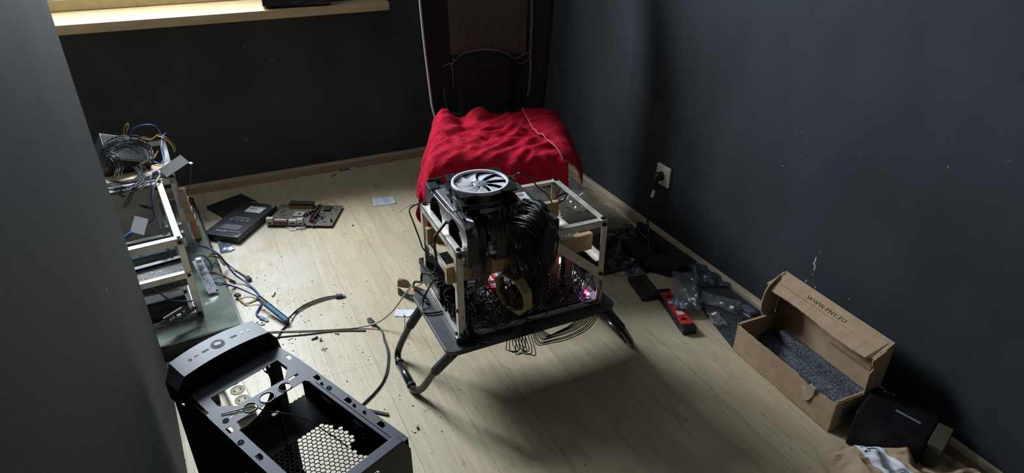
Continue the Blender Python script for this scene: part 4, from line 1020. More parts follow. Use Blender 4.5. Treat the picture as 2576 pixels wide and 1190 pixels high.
cable('blue_cable', 'thick blue cable arching over the back of the left frame', 'cable', px((328, 350, .44), (335, 325, .49), (365, 314, .51), (392, 318, .50), (404, 335, .46)), .0025, wirebl)
cable('blue_cable', 'blue cable curving down over the back right corner of the left frame', 'cable', px((418, 335, .42), (408, 345, .42), (408, 370, .40), (412, 395, .375), (405, 412, .365), (385, 406, .37)), .0030, wirebl)
cable('blue_cable', 'dark blue cable hanging from the grey riser ribbon down through the left frame', 'cable', px((386, 434, .365), (379, 450, .36), (380, 480, .33), (384, 520, .27), (388, 545, .23), (376, 562, .22)), .0026, wirebl)
cable('striped_cable', 'cream and black cable pair hanging beside the dark blue cable in the left frame', 'cable', px((402, 442, .362), (392, 460, .355), (384, 490, .31), (390, 520, .26), (400, 548, .22), (404, 575, .19)), .0028, wirew)
cable('blue_cable', 'pale blue cable loop low inside the left frame', 'cable', px((399, 560, .20), (402, 575, .18), (410, 590, .16), (420, 585, .17), (408, 560, .20)), .0022, mat('pale_blue', (.15, .30, .42), .4))
cable('blue_cable', 'blue cable lying under the top rail of the left frame', 'cable', px((330, 632, .24), (370, 625, .25), (400, 622, .25), (425, 628, .24), (433, 645, .22), (440, 658, .20)), .0024, wirebl)
cable('blue_cable', 'blue cable crossing the lower graphics board of the left frame', 'cable', px((366, 715, .18), (385, 725, .17), (405, 740, .15), (430, 755, .13), (470, 758, .12), (492, 755, .12)), .0026, wirebl)

# ================================================================== things that run from the glass base onto the floor
cable('usb_cable', 'long blue cable sweeping from the left frame over the glass to the floor', 'cable', px((478, 622, .14), (500, 619, .13), (525, 625, .115), (550, 640, .10), (570, 665, .06), (590, 690, .03), (615, 708, .012), (640, 728, .006), (655, 748, .005), (657, 765, .005), (645, 788, .005), (652, 797, .005), (664, 803, .005)), .0032, wirebl)
t = thing('usb_plug', 'blue and silver plug end lying on the floor beside the riser card', 'connector', at(668, 803, 0))
a0, a1 = at(655, 799, .0045), at(668, 804, .0045); MB().bar(a0, a1, .012, .006).build('grip', wirebl, t, bevel=.001); MB().bar(a1, a1+(a1-a0)*.4, .010, .004).build('metal_tip', mat('chrome', (.7, .7, .72), .15, 1), t)
cable('usb_cable', 'blue cable running straight from the glass base to the riser card on the floor', 'cable', px((486, 650, .12), (515, 690, .08), (535, 708, .066), (560, 713, .066), (600, 725, .03), (630, 738, .012), (652, 748, .012)), .0026, wirebl)
cable('usb_cable', 'blue cable loop beside the white circuit board', 'cable', px((492, 638, .13), (515, 645, .12), (530, 662, .09), (532, 680, .07), (520, 688, .066)), .0026, wirebl)
lb_('brown and black wires spilling over the glass edge toward the floor', [((510, 660, .10), (528, 645, .09), (550, 648, .07), (562, 662, .035), (568, 668, .02))], [wireo, wireb, wirey], seed=400, n=6, spread=.004)
lb_('orange and black wires ending in a connector at the right edge of the glass', [((518, 690, .085), (545, 688, .075), (565, 697, .068), (580, 706, .03), (592, 712, .012))], [wireo, wireb, wirey], seed=410, n=5, spread=.004)
t = thing('wire_connector', 'black wire connector resting at the right edge of the glass base', 'connector', at(585, 711, 0)); plug(t, at(578, 706, .03), at(594, 713, .010)-at(578, 706, .03), (.022, .012, .008), black)
cable('black_cable', 'black cable ending in a connector on the floor right of the glass base', 'cable', px((528, 640, .10), (545, 640, .09), (565, 658, .03), (590, 678, .006), (618, 696, .005)), .0022, wireb)
t = thing('wire_connector', 'black connector lying on the floor right of the glass base', 'connector', at(628, 702, 0)); plug(t, at(620, 697, .008), at(636, 710, .008)-at(620, 697, .008), (.026, .016, .010), black)
# riser card with the blue slot leaning on the floor
q4 = [at(655, 752, .030), at(664, 748, .034), at(730, 806, .034), at(722, 812, .004)]
c0, c1 = at(652, 752, .030), at(727, 812, .010)
Mq = frame(c0, c1-c0, Vector((.25, .05, 1)))
t = thing('riser_card', 'riser card with a bright blue slot on the floor between glass base and case', 'circuit board', Mq)
Lq = (c1-c0).length
MB().box(0, Lq, -.012, .014, -.0016, 0).build('board', mat('olive_board', (.06, .06, .045), .5), t, M=Mq)
MB().box(.045, Lq-.006, .004, .011, .0, .012).build('slot', blueslot, t, M=Mq, bevel=.0006)['label'] = 'blue slot'
b = MB()
for k in range(6): b.box(.004+k*.006, .008+k*.006, -.004, .008, 0, .005)
b.build('port', mat('component_silver', (.45, .47, .5), .3, .4), t, M=Mq)
MB().box(-.004, .006, -.004, .006, 0, .008).build('plug_socket', wirebl, t, M=Mq)
cable('black_cable', 'pair of black wires from the riser card ending in a connector on the bare floor', 'cable', px((722, 803, .018), (732, 795, .012), (745, 782, .006), (765, 768, .004), (790, 757, .004), (815, 749, .004), (840, 745, .004), (848, 745, .004)), .0026, wireb)
cable('black_cable', 'second black wire beside the pair leading from the riser card', 'cable', px((724, 806, .014), (735, 793, .008), (750, 783, .005), (775, 770, .003), (800, 760, .003), (825, 752, .003), (846, 748, .003)), .0020, wireb)
t = thing('wire_connector', 'black connector with a clear tip at the end of the wires on the bare floor', 'connector', at(857, 745, 0))
plug(t, at(845, 746, .006), at(862, 744, .006)-at(845, 746, .006), (.022, .014, .010), black); plug(t, at(862, 743.5, .006), at(870, 743, .006)-at(862, 744, .006), (.008, .011, .008), mat('clear_tip', (.4, .42, .42), .2), 'tip')
lb_('short orange and black wires joining the riser card to a connector near the glass', [((598, 744, .012), (606, 758, .006), (620, 765, .006), (640, 758, .010), (655, 752, .02))], [wireo, wireb, wirey], seed=420, n=4, spread=.003)
t = thing('wire_connector', 'black connector lying between the glass base and the riser card', 'connector', at(598, 744, 0)); plug(t, at(592, 741, .012), at(606, 746, .012)-at(592, 741, .012), (.02, .014, .010), black)
cable('black_strap', 'black flat strap on the floor running under the riser card toward the case', 'strap', px((727, 812, .003), (718, 822, .003), (706, 835, .003), (700, 850, .003)), .0035, blackm)

# long ivory cable and grey cord
cable('network_cable', 'ivory cable crossing the floor from the case and rising to the tray table', 'cable', px((640, 838, .004), (690, 834, .004), (760, 832, .004), (840, 829, .004), (900, 824, .004), (950, 811, .02), (985, 785, .06), (1005, 760, .10), (1020, 738, .13), (1035, 722, .16), (1052, 718, .19), (1066, 710, .21)), .0028, wirew)
cable('network_cable', 'dark thin cable alongside the ivory cable on the floor near the case', 'cable', px((680, 850, .0026), (730, 845, .0026), (780, 840, .0026), (830, 834, .0026), (870, 832, .0026), (920, 832, .0026)), .0022, mat('umber_wire', (.06, .05, .04), .4))
cable('power_lead', 'black lead with a plug winding over the floor between the case and the table', 'cable', px((938, 812, .010), (950, 822, .004), (962, 835, .004), (966, 855, .004), (974, 880, .004), (976, 900, .004), (972, 935, .004), (960, 965, .004), (940, 990, .004), (918, 1012, .004), (900, 1028, .004)), .0027, wireb)
cable('power_lead', 'thinner grey edged lead running beside the black lead on the floor', 'cable', px((945, 815, .006), (958, 828, .003), (966, 845, .003), (978, 880, .003), (979, 905, .003), (974, 940, .003), (955, 975, .003), (930, 998, .003), (905, 1022, .003)), .0016, wireg)
t = thing('wire_connector', 'black plug at the end of the floor lead crossing the ivory cable', 'connector', at(934, 808, 0)); plug(t, at(928, 803, .008), at(940, 815, .008)-at(928, 803, .008), (.030, .014, .011), black); plug(t, at(924, 801, .008), at(929, 804, .008)-at(924, 801, .008), (.008, .008, .006), mat('clear_tip', (.4, .42, .42), .2), 'tip')
one('metal_strip', 'thin black strip lying on the floor at the right side of the case', 'strip', MB().bar(at(925, 1032, .003), at(977, 1043, .003), .008, .004), blackm)

# ================================================================== the computer case in the foreground
CD = Vector((.416, -.909, 0)).normalized(); CYv = Vector((.909, .416, 0)).normalized()
CO = Vector((.044, 1.19, 0))
MCs = frame(CO, CD, CYv)
cs = thing('computer_case', 'empty black tower computer case without panels, in the foreground beside the left wall', 'computer case', MCs)
TOPZ = .400
def circ(cx, cy, r, n=28, a0=0): return [(cx+r*math.cos(2*PI*i/n+a0), cy+r*math.sin(2*PI*i/n+a0)) for i in range(n)]
def rect(x0, x1, y0, y1): return [(x0, y0), (x1, y0), (x1, y1), (x0, y1)]
def clip_hole(x, y, s=1):
    return [(x-.008, y-.005), (x+.009, y-.005), (x+.009, y+.003), (x+.005, y+.003), (x+.005, y+.0055), (x-.008, y+.0055)]
holes = [[(0.003, -.178), (.036, -.180), (.063, -.154), (.066, -.054), (.040, -.030), (.003, -.030)],
         circ(.086, -.142, .0118), circ(.0865, -.106, .0135), circ(.087, -.067, .0118),
         [(.100, -.030), (.112, -.024), (.352, -.024), (.352, -.186), (.115, -.186), (.100, -.178)],
         rect(.070, .077, -.050, -.027), rect(.076, .083, -.180, -.160)]
for x in (.013, .112, .213, .311): holes.append(clip_hole(x, -.0085))
for x in (.109, .208, .308): holes.append(clip_hole(x, -.197))
outer = [(-.05, -.004), (-.05, -.2), (.04, -.2), (.05, -.2075), (.375, -.2075), (.375, .002), (.04, .002)]
MB().plate(outer, holes, TOPZ-.0015, TOPZ).build('top_frame', case_m, cs, M=MCs)
for (x, y, r) in ((.086, -.142, .0118), (.0865, -.106, .0135), (.087, -.067, .0118)):
    MB().lathe([(r, -.001), (r, .0016), (r+.0018, .0016), (r+.0024, .0)], 36, M=Matrix.Translation((x, y, TOPZ))).build('grommet_ring', mat('ring_steel', (.16, .17, .20), .3, .3), cs, M=MCs, smooth=True)
# inner step rail on the right of the opening
MB().box(.112, .372, -.026, -.0235, TOPZ-.012, TOPZ).build('inner_rail', case_m, cs, M=MCs)
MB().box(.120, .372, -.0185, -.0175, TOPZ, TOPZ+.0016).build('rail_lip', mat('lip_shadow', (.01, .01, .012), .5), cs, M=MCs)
for (x, y) in ((.156, -.012), (.152, -.200), (.082, -.190)):
    s_ = MB().lathe([(.0, .0012), (.0022, .0012), (.0022, .0), (.0042, .0), (.0046, .0014), (.0058, .0014), (.0064, 0)], 24, M=Matrix.Translation((x, y, TOPZ))).build('screw_boss', case_m, cs, M=MCs, smooth=True)
for (x, y) in ((.233, -.010), (.262, -.009), (.135, -.014)): MB().ball((x, y, TOPZ+.001), .0032, 10).build('stud', boltm, cs, M=MCs, smooth=True)
MB().box(.05, .375, -.0225, .0, .372, .3735).box(-.05, .05, -.02, -.004, .372, .3735).build('rail_channel', case_in, cs, M=MCs)
MB().box(.05, .375, -.2065, -.188, .372, .3735).build('rail_channel', case_in, cs, M=MCs)
Tw = Matrix(((1, 0, 0, 0), (0, 0, 1, 0), (0, 1, 0, 0), (0, 0, 0, 1)))
MB().plate([(.035, .297), (.376, .297), (.376, .3985), (.035, .3985)], [[(.165, .335), (.176, .335), (.176, .339), (.165, .339)], circ(.215, .325, .0022, 8), circ(.235, .318, .0022, 8)], -.0015, 0, 0, Tw).build('upper_side_wall', case_in, cs, M=MCs)
# honeycomb shelf ten centimetres below
HZ = .300; pit = .01042; b = MB(); rin = pit*.5/math.cos(R(30))
def hexopen(x, y):
    if x < .134 or x > .375 or y > -.010 or y < -.195: return False
    if y > -.024 and x < .15: return False
    if .225 < x < .268 and y > -.030: return False
    if y > -.016 and (x < .165 or x > .27): return False
    return True
def hexring(b, cx, cy, r0, r1, z0, z1, solid):
    o = [(cx+r0*math.cos(R(60*k)), cy+r0*math.sin(R(60*k))) for k in range(6)]
    if solid: b.plate(o, [], z0, z1); return
    q = [(cx+r1*math.cos(R(60*k)), cy+r1*math.sin(R(60*k))) for k in range(6)]
    vs = [(x, y, z1) for x, y in o+q]+[(x, y, z0) for x, y in o+q]
    fs = []
    for k in range(6):
        j = (k+1) % 6; fs += [(k, j, 6+j, 6+k), (12+k, 18+k, 18+j, 12+j), (6+k, 6+j, 18+j, 18+k)]
    b.add(vs, fs)
nx = int(.36/(1.5*rin))+2
for i in range(nx):
    for j in range(21):
        x = .036+i*1.5*rin; y = -.203+j*pit+(pit/2 if i % 2 else 0)
        if x > .383 or y > .001: continue
        hexring(b, x, y, rin, rin*.86, HZ-.001, HZ, not hexopen(x, y))
b.build('honeycomb_panel', case_in, cs, M=MCs)
# front wall with the fan hole
b = MB(); fwh = [circ(-.103, .300, .080, 48), circ(-.103, .115, .070, 40)]
T = Matrix(((0, 0, 1, -.066), (1, 0, 0, 0), (0, 1, 0, 0), (0, 0, 0, 1)))   # (a,b,c) -> (x=c, y=a, z=b)
fh2 = [circ(-.103, .300, .080, 48), rect(-.020, -.015, .335, .348), rect(-.032, -.027, .33, .343), circ(-.012, .365, .003, 10)]
b.plate([(-.205, .0), (0, 0), (0, .400), (-.205, .400)], fh2, 0, .002, 0, T)
b.build('front_wall', case_in, cs, M=MCs)
T2 = Matrix(((0, 0, 1, -.064), (1, 0, 0, 0), (0, 1, 0, 0), (0, 0, 0, 1)))
# left side wall with slots; its rear and bottom edges; floor pan
Ts = Matrix(((1, 0, 0, 0), (0, 0, 1, -.207), (0, 1, 0, 0), (0, 0, 0, 1)))   # (a,b,c) -> (x=a,y=c,z=b)
sl = [circ(.01, .285, .004, 10), circ(.168, .20, .0035, 10)]
for (x, z) in ((.150, .330), (.185, .300), (.180, .268), (.192, .262)): sl.append([(x, z), (x+.022, z), (x+.022, z+.005), (x, z+.005)])
sl.append([(.150, .300), (.158, .308), (.152, .318)])
b = MB(); b.plate([(-.112, 0), (.378, 0), (.378, .3985), (-.04, .3985), (-.06, .36), (-.112, .34)], sl, 0, .0015, 0, Ts); b.build('side_wall', case_in, cs, M=MCs)
b = MB(); b.box(-.064, .03, -.205, -.004, .012, .014); b.box(.03, .378, -.205, -.15, .012, .014); b.build('bottom_plate', case_in, cs, M=MCs)
for (x, y) in ((-.03, -.18), (-.03, -.02), (.35, -.18), (.35, -.02)): MB().box(x-.012, x+.012, y-.012, y+.012, 0, .012).build('foot', blackm, cs, M=MCs)
MB().box(-.064, -.048, -.018, 0, .012, .399).build('corner_post', case_in, cs, M=MCs)
MB().box(.358, .376, -.014, 0, .012, .399).build('corner_post', case_in, cs, M=MCs)
# rear plate and its top bar
Tr = Matrix(((0, 0, 1, .376), (1, 0, 0, 0), (0, 1, 0, 0), (0, 0, 0, 1)))
b = MB(); rh = [[(-.195, .10), (-.052, .10), (-.052, .345), (-.075, .385), (-.195, .385)]]
for (y, z) in ((-.030, .300), (-.020, .312), (-.018, .292), (-.008, .304)): rh.append([(y+.0045*math.cos(R(60*k+30)), z+.0052*math.sin(R(60*k+30))) for k in range(6)])
b.plate([(-.2075, .0), (.002, 0), (.002, .375), (-.012, .405), (-.2075, .405)], rh, 0, .002, 0, Tr)
b.build('rear_plate', mat('case_steel_dark', (.014, .015, .013), .5, vary=.3), cs, M=MCs)
MB().box(.355, .378, -.2075, -.012, TOPZ, TOPZ+.006).build('rear_bar', case_m, cs, M=MCs, bevel=.002)
# cable bracket inside
b = MB(); b.box(.114, .122, -.118, -.104, TOPZ-.020, TOPZ-.018); b.box(.114, .128, -.1045, -.103, .305, TOPZ-.018)
b.build('inner_bracket', mat('case_grey', (.014, .015, .017), .5), cs, M=MCs)
# front hood with the controls
def hood_s(y): return -.012*(1-((y+.102)/.1)**2)
ys = [-.214, -.196]+[-.196+.184*i/16 for i in range(1, 17)]+[.004]
prof = []
b = MB(); vs = []; n = len(ys)
for y in ys:
    e = 1 if (y <= -.213 or y >= .003) else 0
    s_ = hood_s(min(-.012, max(-.196, y)))
    top = .437+.004*(1-((y+.102)/.1)**2) if not e else .412
    pr = [(-.108+s_*1.0+(.014 if e else 0), top-(.0 if not e else .004)), (-.046+s_*.6, top), (-.036+s_*.5, top-.022), (-.040, .392 if not e else .385), (-.060, .385), (-.072, .36), (-.116+s_+(.012 if e else 0), .36), (-.121+s_+(.012 if e else 0), .395)]
    vs += [(a, y, z) for a, z in pr]
m = 8; fs = [(i*m+k, (i+1)*m+k, (i+1)*m+(k+1) % m, i*m+(k+1) % m) for i in range(n-1) for k in range(m)]+[tuple(range(m)), tuple((n-1)*m+k for k in range(m-1, -1, -1))]
b.add(vs, fs)
for i, f in enumerate(b.f):
    if not (len(f) == 4 and i < (n-1)*m and i % m == 0): b.m[i] = 1
hood = b.build('control_hood', [mat('hood_brushed', (.050, .057, .082), .48, 0, vary=.35, vscale=9, spec=.35), case_in], cs, M=MCs)
def top_at(y): return .437+.004*(1-((y+.102)/.1)**2)
def hx(y, off=0): return -.078+hood_s(y)*.8+off
for (y, kind) in ((-.165, 'led'), (-.151, 'c'), (-.131, 'usb'), (-.104, 'btn'), (-.070, 'usb'), (-.051, 'jack'), (-.038, 'jack')):
    x = hx(y); z = top_at(y)
    if kind == 'btn':
        bt = MB().lathe([(0, .0005), (.0105, .0005), (.011, .0), (.0118, -.001), (.0124, .0006), (.0136, .0006), (.0140, -.001)], 40, M=Matrix.Translation((x, y, z))).build('power_button', mat('hood_brushed2', (.085, .09, .11), .35), hood, M=MCs, smooth=True)
        MB().lathe([(.0112, .0007), (.0112, .0010), (.0121, .0010), (.0121, .0007)], 40, M=Matrix.Translation((x, y, z))).build('button_groove', ink, bt, M=MCs)
        MB().lathe([(.0136, .0007), (.0136, .0010), (.0143, .0010), (.0143, .0005)], 40, M=Matrix.Translation((x, y, z))).build('button_groove', ink, bt, M=MCs)
        text('m', .006, MCs @ Matrix.Translation((x, y, z+.0008)) @ Matrix.Rotation(R(90), 4, 'Z'), ink, bt, 'emblem')
    elif kind == 'usb': MB().box(x-.0026, x+.0026, y-.0068, y+.0068, z-.002, z+.0006).build('usb_port', ink, hood, M=MCs)
    elif kind == 'c': MB().box(x-.0016, x+.0016, y-.0045, y+.0045, z-.002, z+.0006).build('usb_port', ink, hood, M=MCs, bevel=.001)
    elif kind == 'led': MB().lathe([(.0024, .0007), (.0024, .001), (.0033, .001), (.0033, .0004)], 20, M=Matrix.Translation((x, y, z))).build('reset_button', ink, hood, M=MCs)
    else:
        MB().cyl((x, y, z-.001), (x, y, z+.0008), .0030, M=None).build('audio_jack', whitep, hood, M=MCs); MB().cyl((x, y, z), (x, y, z+.0011), .0014).build('audio_jack_hole', ink, hood, M=MCs)
cable('thin_wire', 'thin dark wire lying across the top frame of the computer case', 'wire', [MCs @ Vector(p) for p in ((.062, -.188, TOPZ+.002), (.075, -.165, TOPZ+.0025), (.09, -.14, TOPZ+.003), (.112, -.12, TOPZ-.01), (.15, -.08, TOPZ-.03), (.20, -.055, TOPZ-.06), (.24, -.04, TOPZ-.085))], .0011, mat('sheen_wire', (.035, .035, .042), .22, coat=.5))

# power strip and bits seen through the case front
s0, s1 = at(566, 918, .045), at(612, 1010, .045)
Mz = frame((s0.x, s0.y, 0), (s1.x-s0.x, s1.y-s0.y, 0), (0, 0, 1)); Mz = frame((s0.x, s0.y, 0), (s1.x-s0.x, s1.y-s0.y, 0), Vector((0, 0, 1)).cross(Vector((s1.x-s0.x, s1.y-s0.y, 0))))
t = thing('power_strip', 'ivory power strip with round sockets lying behind the front of the computer case', 'power strip', Mz)
MB().box(-.08, .20, -.030, .024, .0, .042).build('body', ivory, t, M=Mz, bevel=.005)
for k in range(6):
    x = -.055+k*.045; b = MB(); b.lathe([(.0195, .0425), (.0195, .0432), (.0175, .0432), (.017, .0428), (0, .0424)], 28, M=Matrix.Translation((x, .0, 0)))
    so = b.build('socket', mat('socket_shade', (.34, .28, .16), .5), t, M=Mz, smooth=True)
    b = MB()
    for s_ in (-1, 1): b.box(x-.003, x+.003, s_*.008-.002, s_*.008+.002, .0425, .0440)
    b.build('socket_hole', ink, so, M=Mz)
p = at(520, 955, .03)
one('plug_handle', 'red plastic plug end left of the power strip', 'plug', MB().bar(at(505, 972, .03), at(545, 945, .03), .022, .03), redc, bevel=.008)
one('adapter_brick', 'black power brick lying between the left wall and the power strip', 'power adapter', MB().box(-.06, .10, -.105, -.045, 0, .03), black, M=Mz, bevel=.004)

# ================================================================== floor, back left: boxes, board, papers
def flat_box(name, label, cat, quad, h, m, z0=0.0, bevel=.002):
    v = [Vector(p) for p in quad]; c = sum(v, Vector())/4; ux = (v[1]-v[0]+v[2]-v[3]).normalized(); 
    M = frame((c.x, c.y, z0), (ux.x, ux.y, 0), Vector((0, 0, 1)).cross(Vector((ux.x, ux.y, 0))))
    Lx = ((v[1]-v[0]).length+(v[2]-v[3]).length)/2; Ly = ((v[3]-v[0]).length+(v[2]-v[1]).length)/2
    t = thing(name, label, cat, M); MB().box(-Lx/2, Lx/2, -Ly/2, Ly/2, 0, h).build('carton', m, t, M=M, bevel=bevel)
    return t, M, Lx, Ly
blk = mat('black_carton', (.022, .024, .028), .42, vary=.3, vscale=9)
fb, Mb2, lx, ly = flat_box('flat_box', 'black flat carton lying beneath the carton with the white label', 'box', [at(528, 520, .014), at(560, 546, .014), at(660, 510, .014), at(598, 487, .014)], .016, mat('black_carton_dull', (.014, .015, .017), .55))
for k in range(3): MB().box(-.02, lx*.3, .01*k-.01, .01*k-.0085, .0162, .0164).build('print', mat('faint_print', (.08, .085, .09), .5), fb, M=Mb2)
q = [at(530, 588, .032), at(612, 599, .032), at(683, 515, .032), at(596, 506, .032)]
fb, Mb1, lx, ly = flat_box('flat_box', 'black flat carton with a white label and rows of print, leaning on another carton', 'box', q, .026, blk, .006)
tz = .0262
Mup = Mb1 @ Matrix.Rotation(PI, 4, 'Z')      # the print reads upside down from the camera
pl = MB().box(-.036, .036, -.026, .026, tz, tz+.0005).build('white_label', paper, fb, M=Mb1 @ Matrix.Translation((.012, ly*.5-.060, 0)))
Ml = Mb1 @ Matrix.Translation((.012, ly*.5-.060, tz+.0006)) @ Matrix.Rotation(PI, 4, 'Z')
text('LINKUP', .015, Ml @ Matrix.Translation((0, .014, 0)), ink, pl, sx=1.1)
barcode(pl, Ml @ Matrix.Translation((.010, -.004, 0)), .034, .010, 26, ink, 5)
for k in range(2): MB().box(-.03, .03, -.016-k*.004, -.0148-k*.004, 0, .0002).build('fine_print', ink, pl, M=Ml)
Mt0 = Mb1 @ Matrix.Translation((0, 0, tz+.0002)) @ Matrix.Rotation(PI, 4, 'Z')
text('AVA5', .017, Mt0 @ Matrix.Translation((lx*.5-.028, ly*.5-.035, 0)) if False else Mt0 @ Matrix.Translation((.022, ly*.5-.038, 0)), silverink, fb)
text('PCI-E 4.0 RISER CABLE', .0065, Mt0 @ Matrix.Translation((-.028, ly*.5-.042, 0)), silverink, fb)
b = MB()
for k in range(6): b.box(-.045+.003*(k % 2), .045-.006*(k % 3), ly*.5-.060-k*.0062, ly*.5-.0588-k*.0062, 0, .0002)
b.build('print', silverink, fb, M=Mt0)
for k in range(4):
    Tc = Matrix.Translation((-.036+k*.024, .012, 0)); b = MB(); b.lathe([(.0072, .0002), (.0080, .0002)], 26, M=Tc); b.bar(Tc @ Vector((-.004, 0, .0002)), Tc @ Vector((.004, .001*(k-1), .0002)), .0015, .0002)
    b.bar(Tc @ Vector((-.001, -.004, .0002)), Tc @ Vector((.002, .004, .0002)), .0013, .0002); b.build('round_icon', silverink, fb, M=Mt0)
for k in range(2): MB().box(-.04+.008*k, .04-.008*k, -.006-k*.004, -.0049-k*.004, 0, .0002).build('print', silverink, fb, M=Mt0)
b = MB(); b.add([(lx*.5, -ly*.5, tz+.0001), (lx*.5, -ly*.5+.035, tz+.0001), (lx*.5-.03, -ly*.5, tz+.0001)], [(0, 1, 2)]); b.add([(lx*.5, ly*.5, tz+.0001), (lx*.5, ly*.5-.035, tz+.0001), (lx*.5-.03, ly*.5, tz+.0001)], [(0, 1, 2)])
b.build('grey_corner', mat('corner_grey', (.16, .165, .18), .35), fb, M=Mb1)
MB().box(-.05, .055, ly*.5, ly*.5+.014, .020, .0212).build('card_flap', mat('flap_grey', (.26, .26, .24), .7), fb, M=Mb1)

# antistatic bag
def crumple(quad, nu, nv, amp, seed, z0=.004, lift=None, fq=14):
    v = [Vector(p) for p in quad]; mb = MB()
    def fn(a, c):
        p = (v[0]*(1-a)+v[1]*a)*(1-c)+(v[3]*(1-a)+v[2]*a)*c
        q = p*fq+Vector((seed, seed*2, 0)); n = abs(noise.noise(q))+.5*abs(noise.noise(q*2.3))+.25*abs(noise.noise(q*5))
        e = min(a, 1-a, c, 1-c); h = z0+amp*n*min(1, .3+e*6)
        if lift: h += lift(a, c)
        ed = Vector((noise.noise(q*2+Vector((9, 0, 0))), noise.noise(q*2+Vector((0, 9, 0))), 0))*.012*(1 if e < .001 else .3)
        return (p.x+ed.x, p.y+ed.y, p.z+h)
    return mb.grid(fn, nu, nv)
def bag(name, label, cat, quad, amp, m, seed, nu=26, nv=26, z0=.003, lift=None, fq=14):
    t = thing(name, label, cat, Matrix.Translation(sum((Vector(p) for p in quad), Vector())/4))
    crumple(quad, nu, nv, amp, seed, z0, lift, fq).build('film', m, t, smooth=True); return t
bag('antistatic_bag', 'shiny grey antistatic bag lying between the glass base and the black cartons', 'bag', [at(532, 582), at(556, 580), at(592, 628), at(556, 638)], .010, antist, 3)
bag('plastic_scrap', 'crumpled clear plastic scrap under the front edge of the loose motherboard', 'plastic', [at(716, 565), at(778, 566), at(768, 578), at(728, 582)], .010, film('milky_film', (.55, .55, .55), .3, .3), 8)

# loose motherboard on the floor
qm = [at(668, 565, .012), at(835, 568, .012), at(862, 519, .012), at(694, 512, .012)]
v = qm; ux = (v[1]-v[0]); Mmb = frame((v[0].x, v[0].y, .010), (ux.x, ux.y, 0), Vector((0, 0, 1)).cross(Vector((ux.x, ux.y, 0))))
LX = ux.length; LY = ((v[3]-v[0]).length+(v[2]-v[1]).length)/2
t = thing('motherboard', 'brown motherboard lying on the bare floor before the back wall, with a finned heatsink', 'circuit board', Mmb @ Matrix.Translation((0, 0, -.010)))
MB().box(0, LX, 0, LY, 0, .0018).build('board', pcbb, t, M=Mmb)
b = MB(); b.box(.01, LX-.01, .004, .012, -.010, 0); b.box(.01, LX-.01, LY-.02, LY-.01, -.010, 0); b.build('standoff_bar', blackm, t, M=Mmb)
k_ = LX/.305
b = MB(); hx0, hx1 = LX*.18, LX*.55
b.box(hx0, hx1, LY*.80, LY*.97, .002, .016); hs_ = b.build('heatsink', mat('heatsink_brass', (.40, .22, .07), .45, .2), t, M=Mmb, bevel=.001)
for k in range(14):
    x = hx0+(hx1-hx0)*k/13.3; MB().box(x, x+.006, LY*.80, LY*.97, .016, .024).build('fin', blackm, hs_, M=Mmb)
for (x0, x1, h, m) in ((.01, .07, .030, mat('port_green', (.42, .45, .38), .4)), (.075, .20, .020, mat('port_maroon', (.22, .05, .08), .5)), (.21, .28, .022, mat('port_beige', (.45, .42, .33), .5)), (.29, .345, .030, mat('port_metal2', (.42, .41, .38), .35, .4))):
    b = MB(); b.box(LX*x0/.6, LX*x1/.6*.995, 0.0, .018, .0018, h); po = b.build('port', m, t, M=Mmb, bevel=.001)
    b = MB(); n_ = 1 if x1-x0 < .1 else 3
    for k in range(n_):
        xa_ = LX*x0/.6+(LX*(x1-x0)/.6)*(k+.2)/n_; b.box(xa_, xa_+LX*(x1-x0)/.6*.6/n_, -.0006, .001, .006, .012)
    b.build('port_opening', ink, po, M=Mmb)
MB().box(LX*.14, LX*.32, .004, .010, .020, .0235).build('parallel_port', whitep, t, M=Mmb)
b = MB(); b.lathe([(.012, 0), (.03, .0), (.03, .006), (.026, .006), (.026, .003), (.012, .003)], 4, M=Matrix.Translation((LX*.40, LY*.50, .0018)) @ Matrix.Rotation(R(45), 4, 'Z')); b.build('cpu_socket', mat('socket_cream', (.48, .46, .38), .5), t, M=Mmb)
MB().box(LX*.66, LX*.675, LY*.12, LY*.94, .0018, .014).build('slot', black, t, M=Mmb); MB().box(LX*.63, LX*.64, LY*.15, LY*.94, .0018, .014).build('slot', black, t, M=Mmb)
MB().box(LX*.74, LX*.84, LY*.68, LY*.90, .0018, .010).build('chip', blackm, t, M=Mmb, bevel=.001)
r_ = random.Random(8)
for k in range(16):
    x, y = r_.uniform(.48, .96)*LX, r_.uniform(.08, .6)*LY; MB().cyl((x, y, .0018), (x, y, .016), .0045, n=12).build('capacitor', blackm if k % 4 else wirebl, t, M=Mmb, smooth=False)
b = MB()
for k in range(70):
    x, y, s_ = r_.uniform(.02, .97)*LX, r_.uniform(.15, .95)*LY, r_.uniform(.002, .006); b.cbox((x, y, .0018+s_*.4), (s_*1.5, s_, s_*.8))
b.build('component', mat('dusty_component', (.22, .20, .17), .8), t, M=Mmb)
MB().tube(smooth_path([Mmb @ Vector(p) for p in ((LX*.68, .02, .012), (LX*.70, LY*.4, .02), (LX*.75, LY*.9, .022), (LX*.86, LY*.98, .020), (LX*.97, LY*.9, .01))], 6), .0016, 5).build('red_wire', mat('red_wire', (.45, .08, .05), .4), t)
cable('thin_wire', 'black wire with a connector drooping off the front edge of the loose motherboard', 'wire', px((800, 545, .02), (792, 560, .016), (786, 572, .006), (805, 570, .003), (830, 569, .003)), .002, wireb)

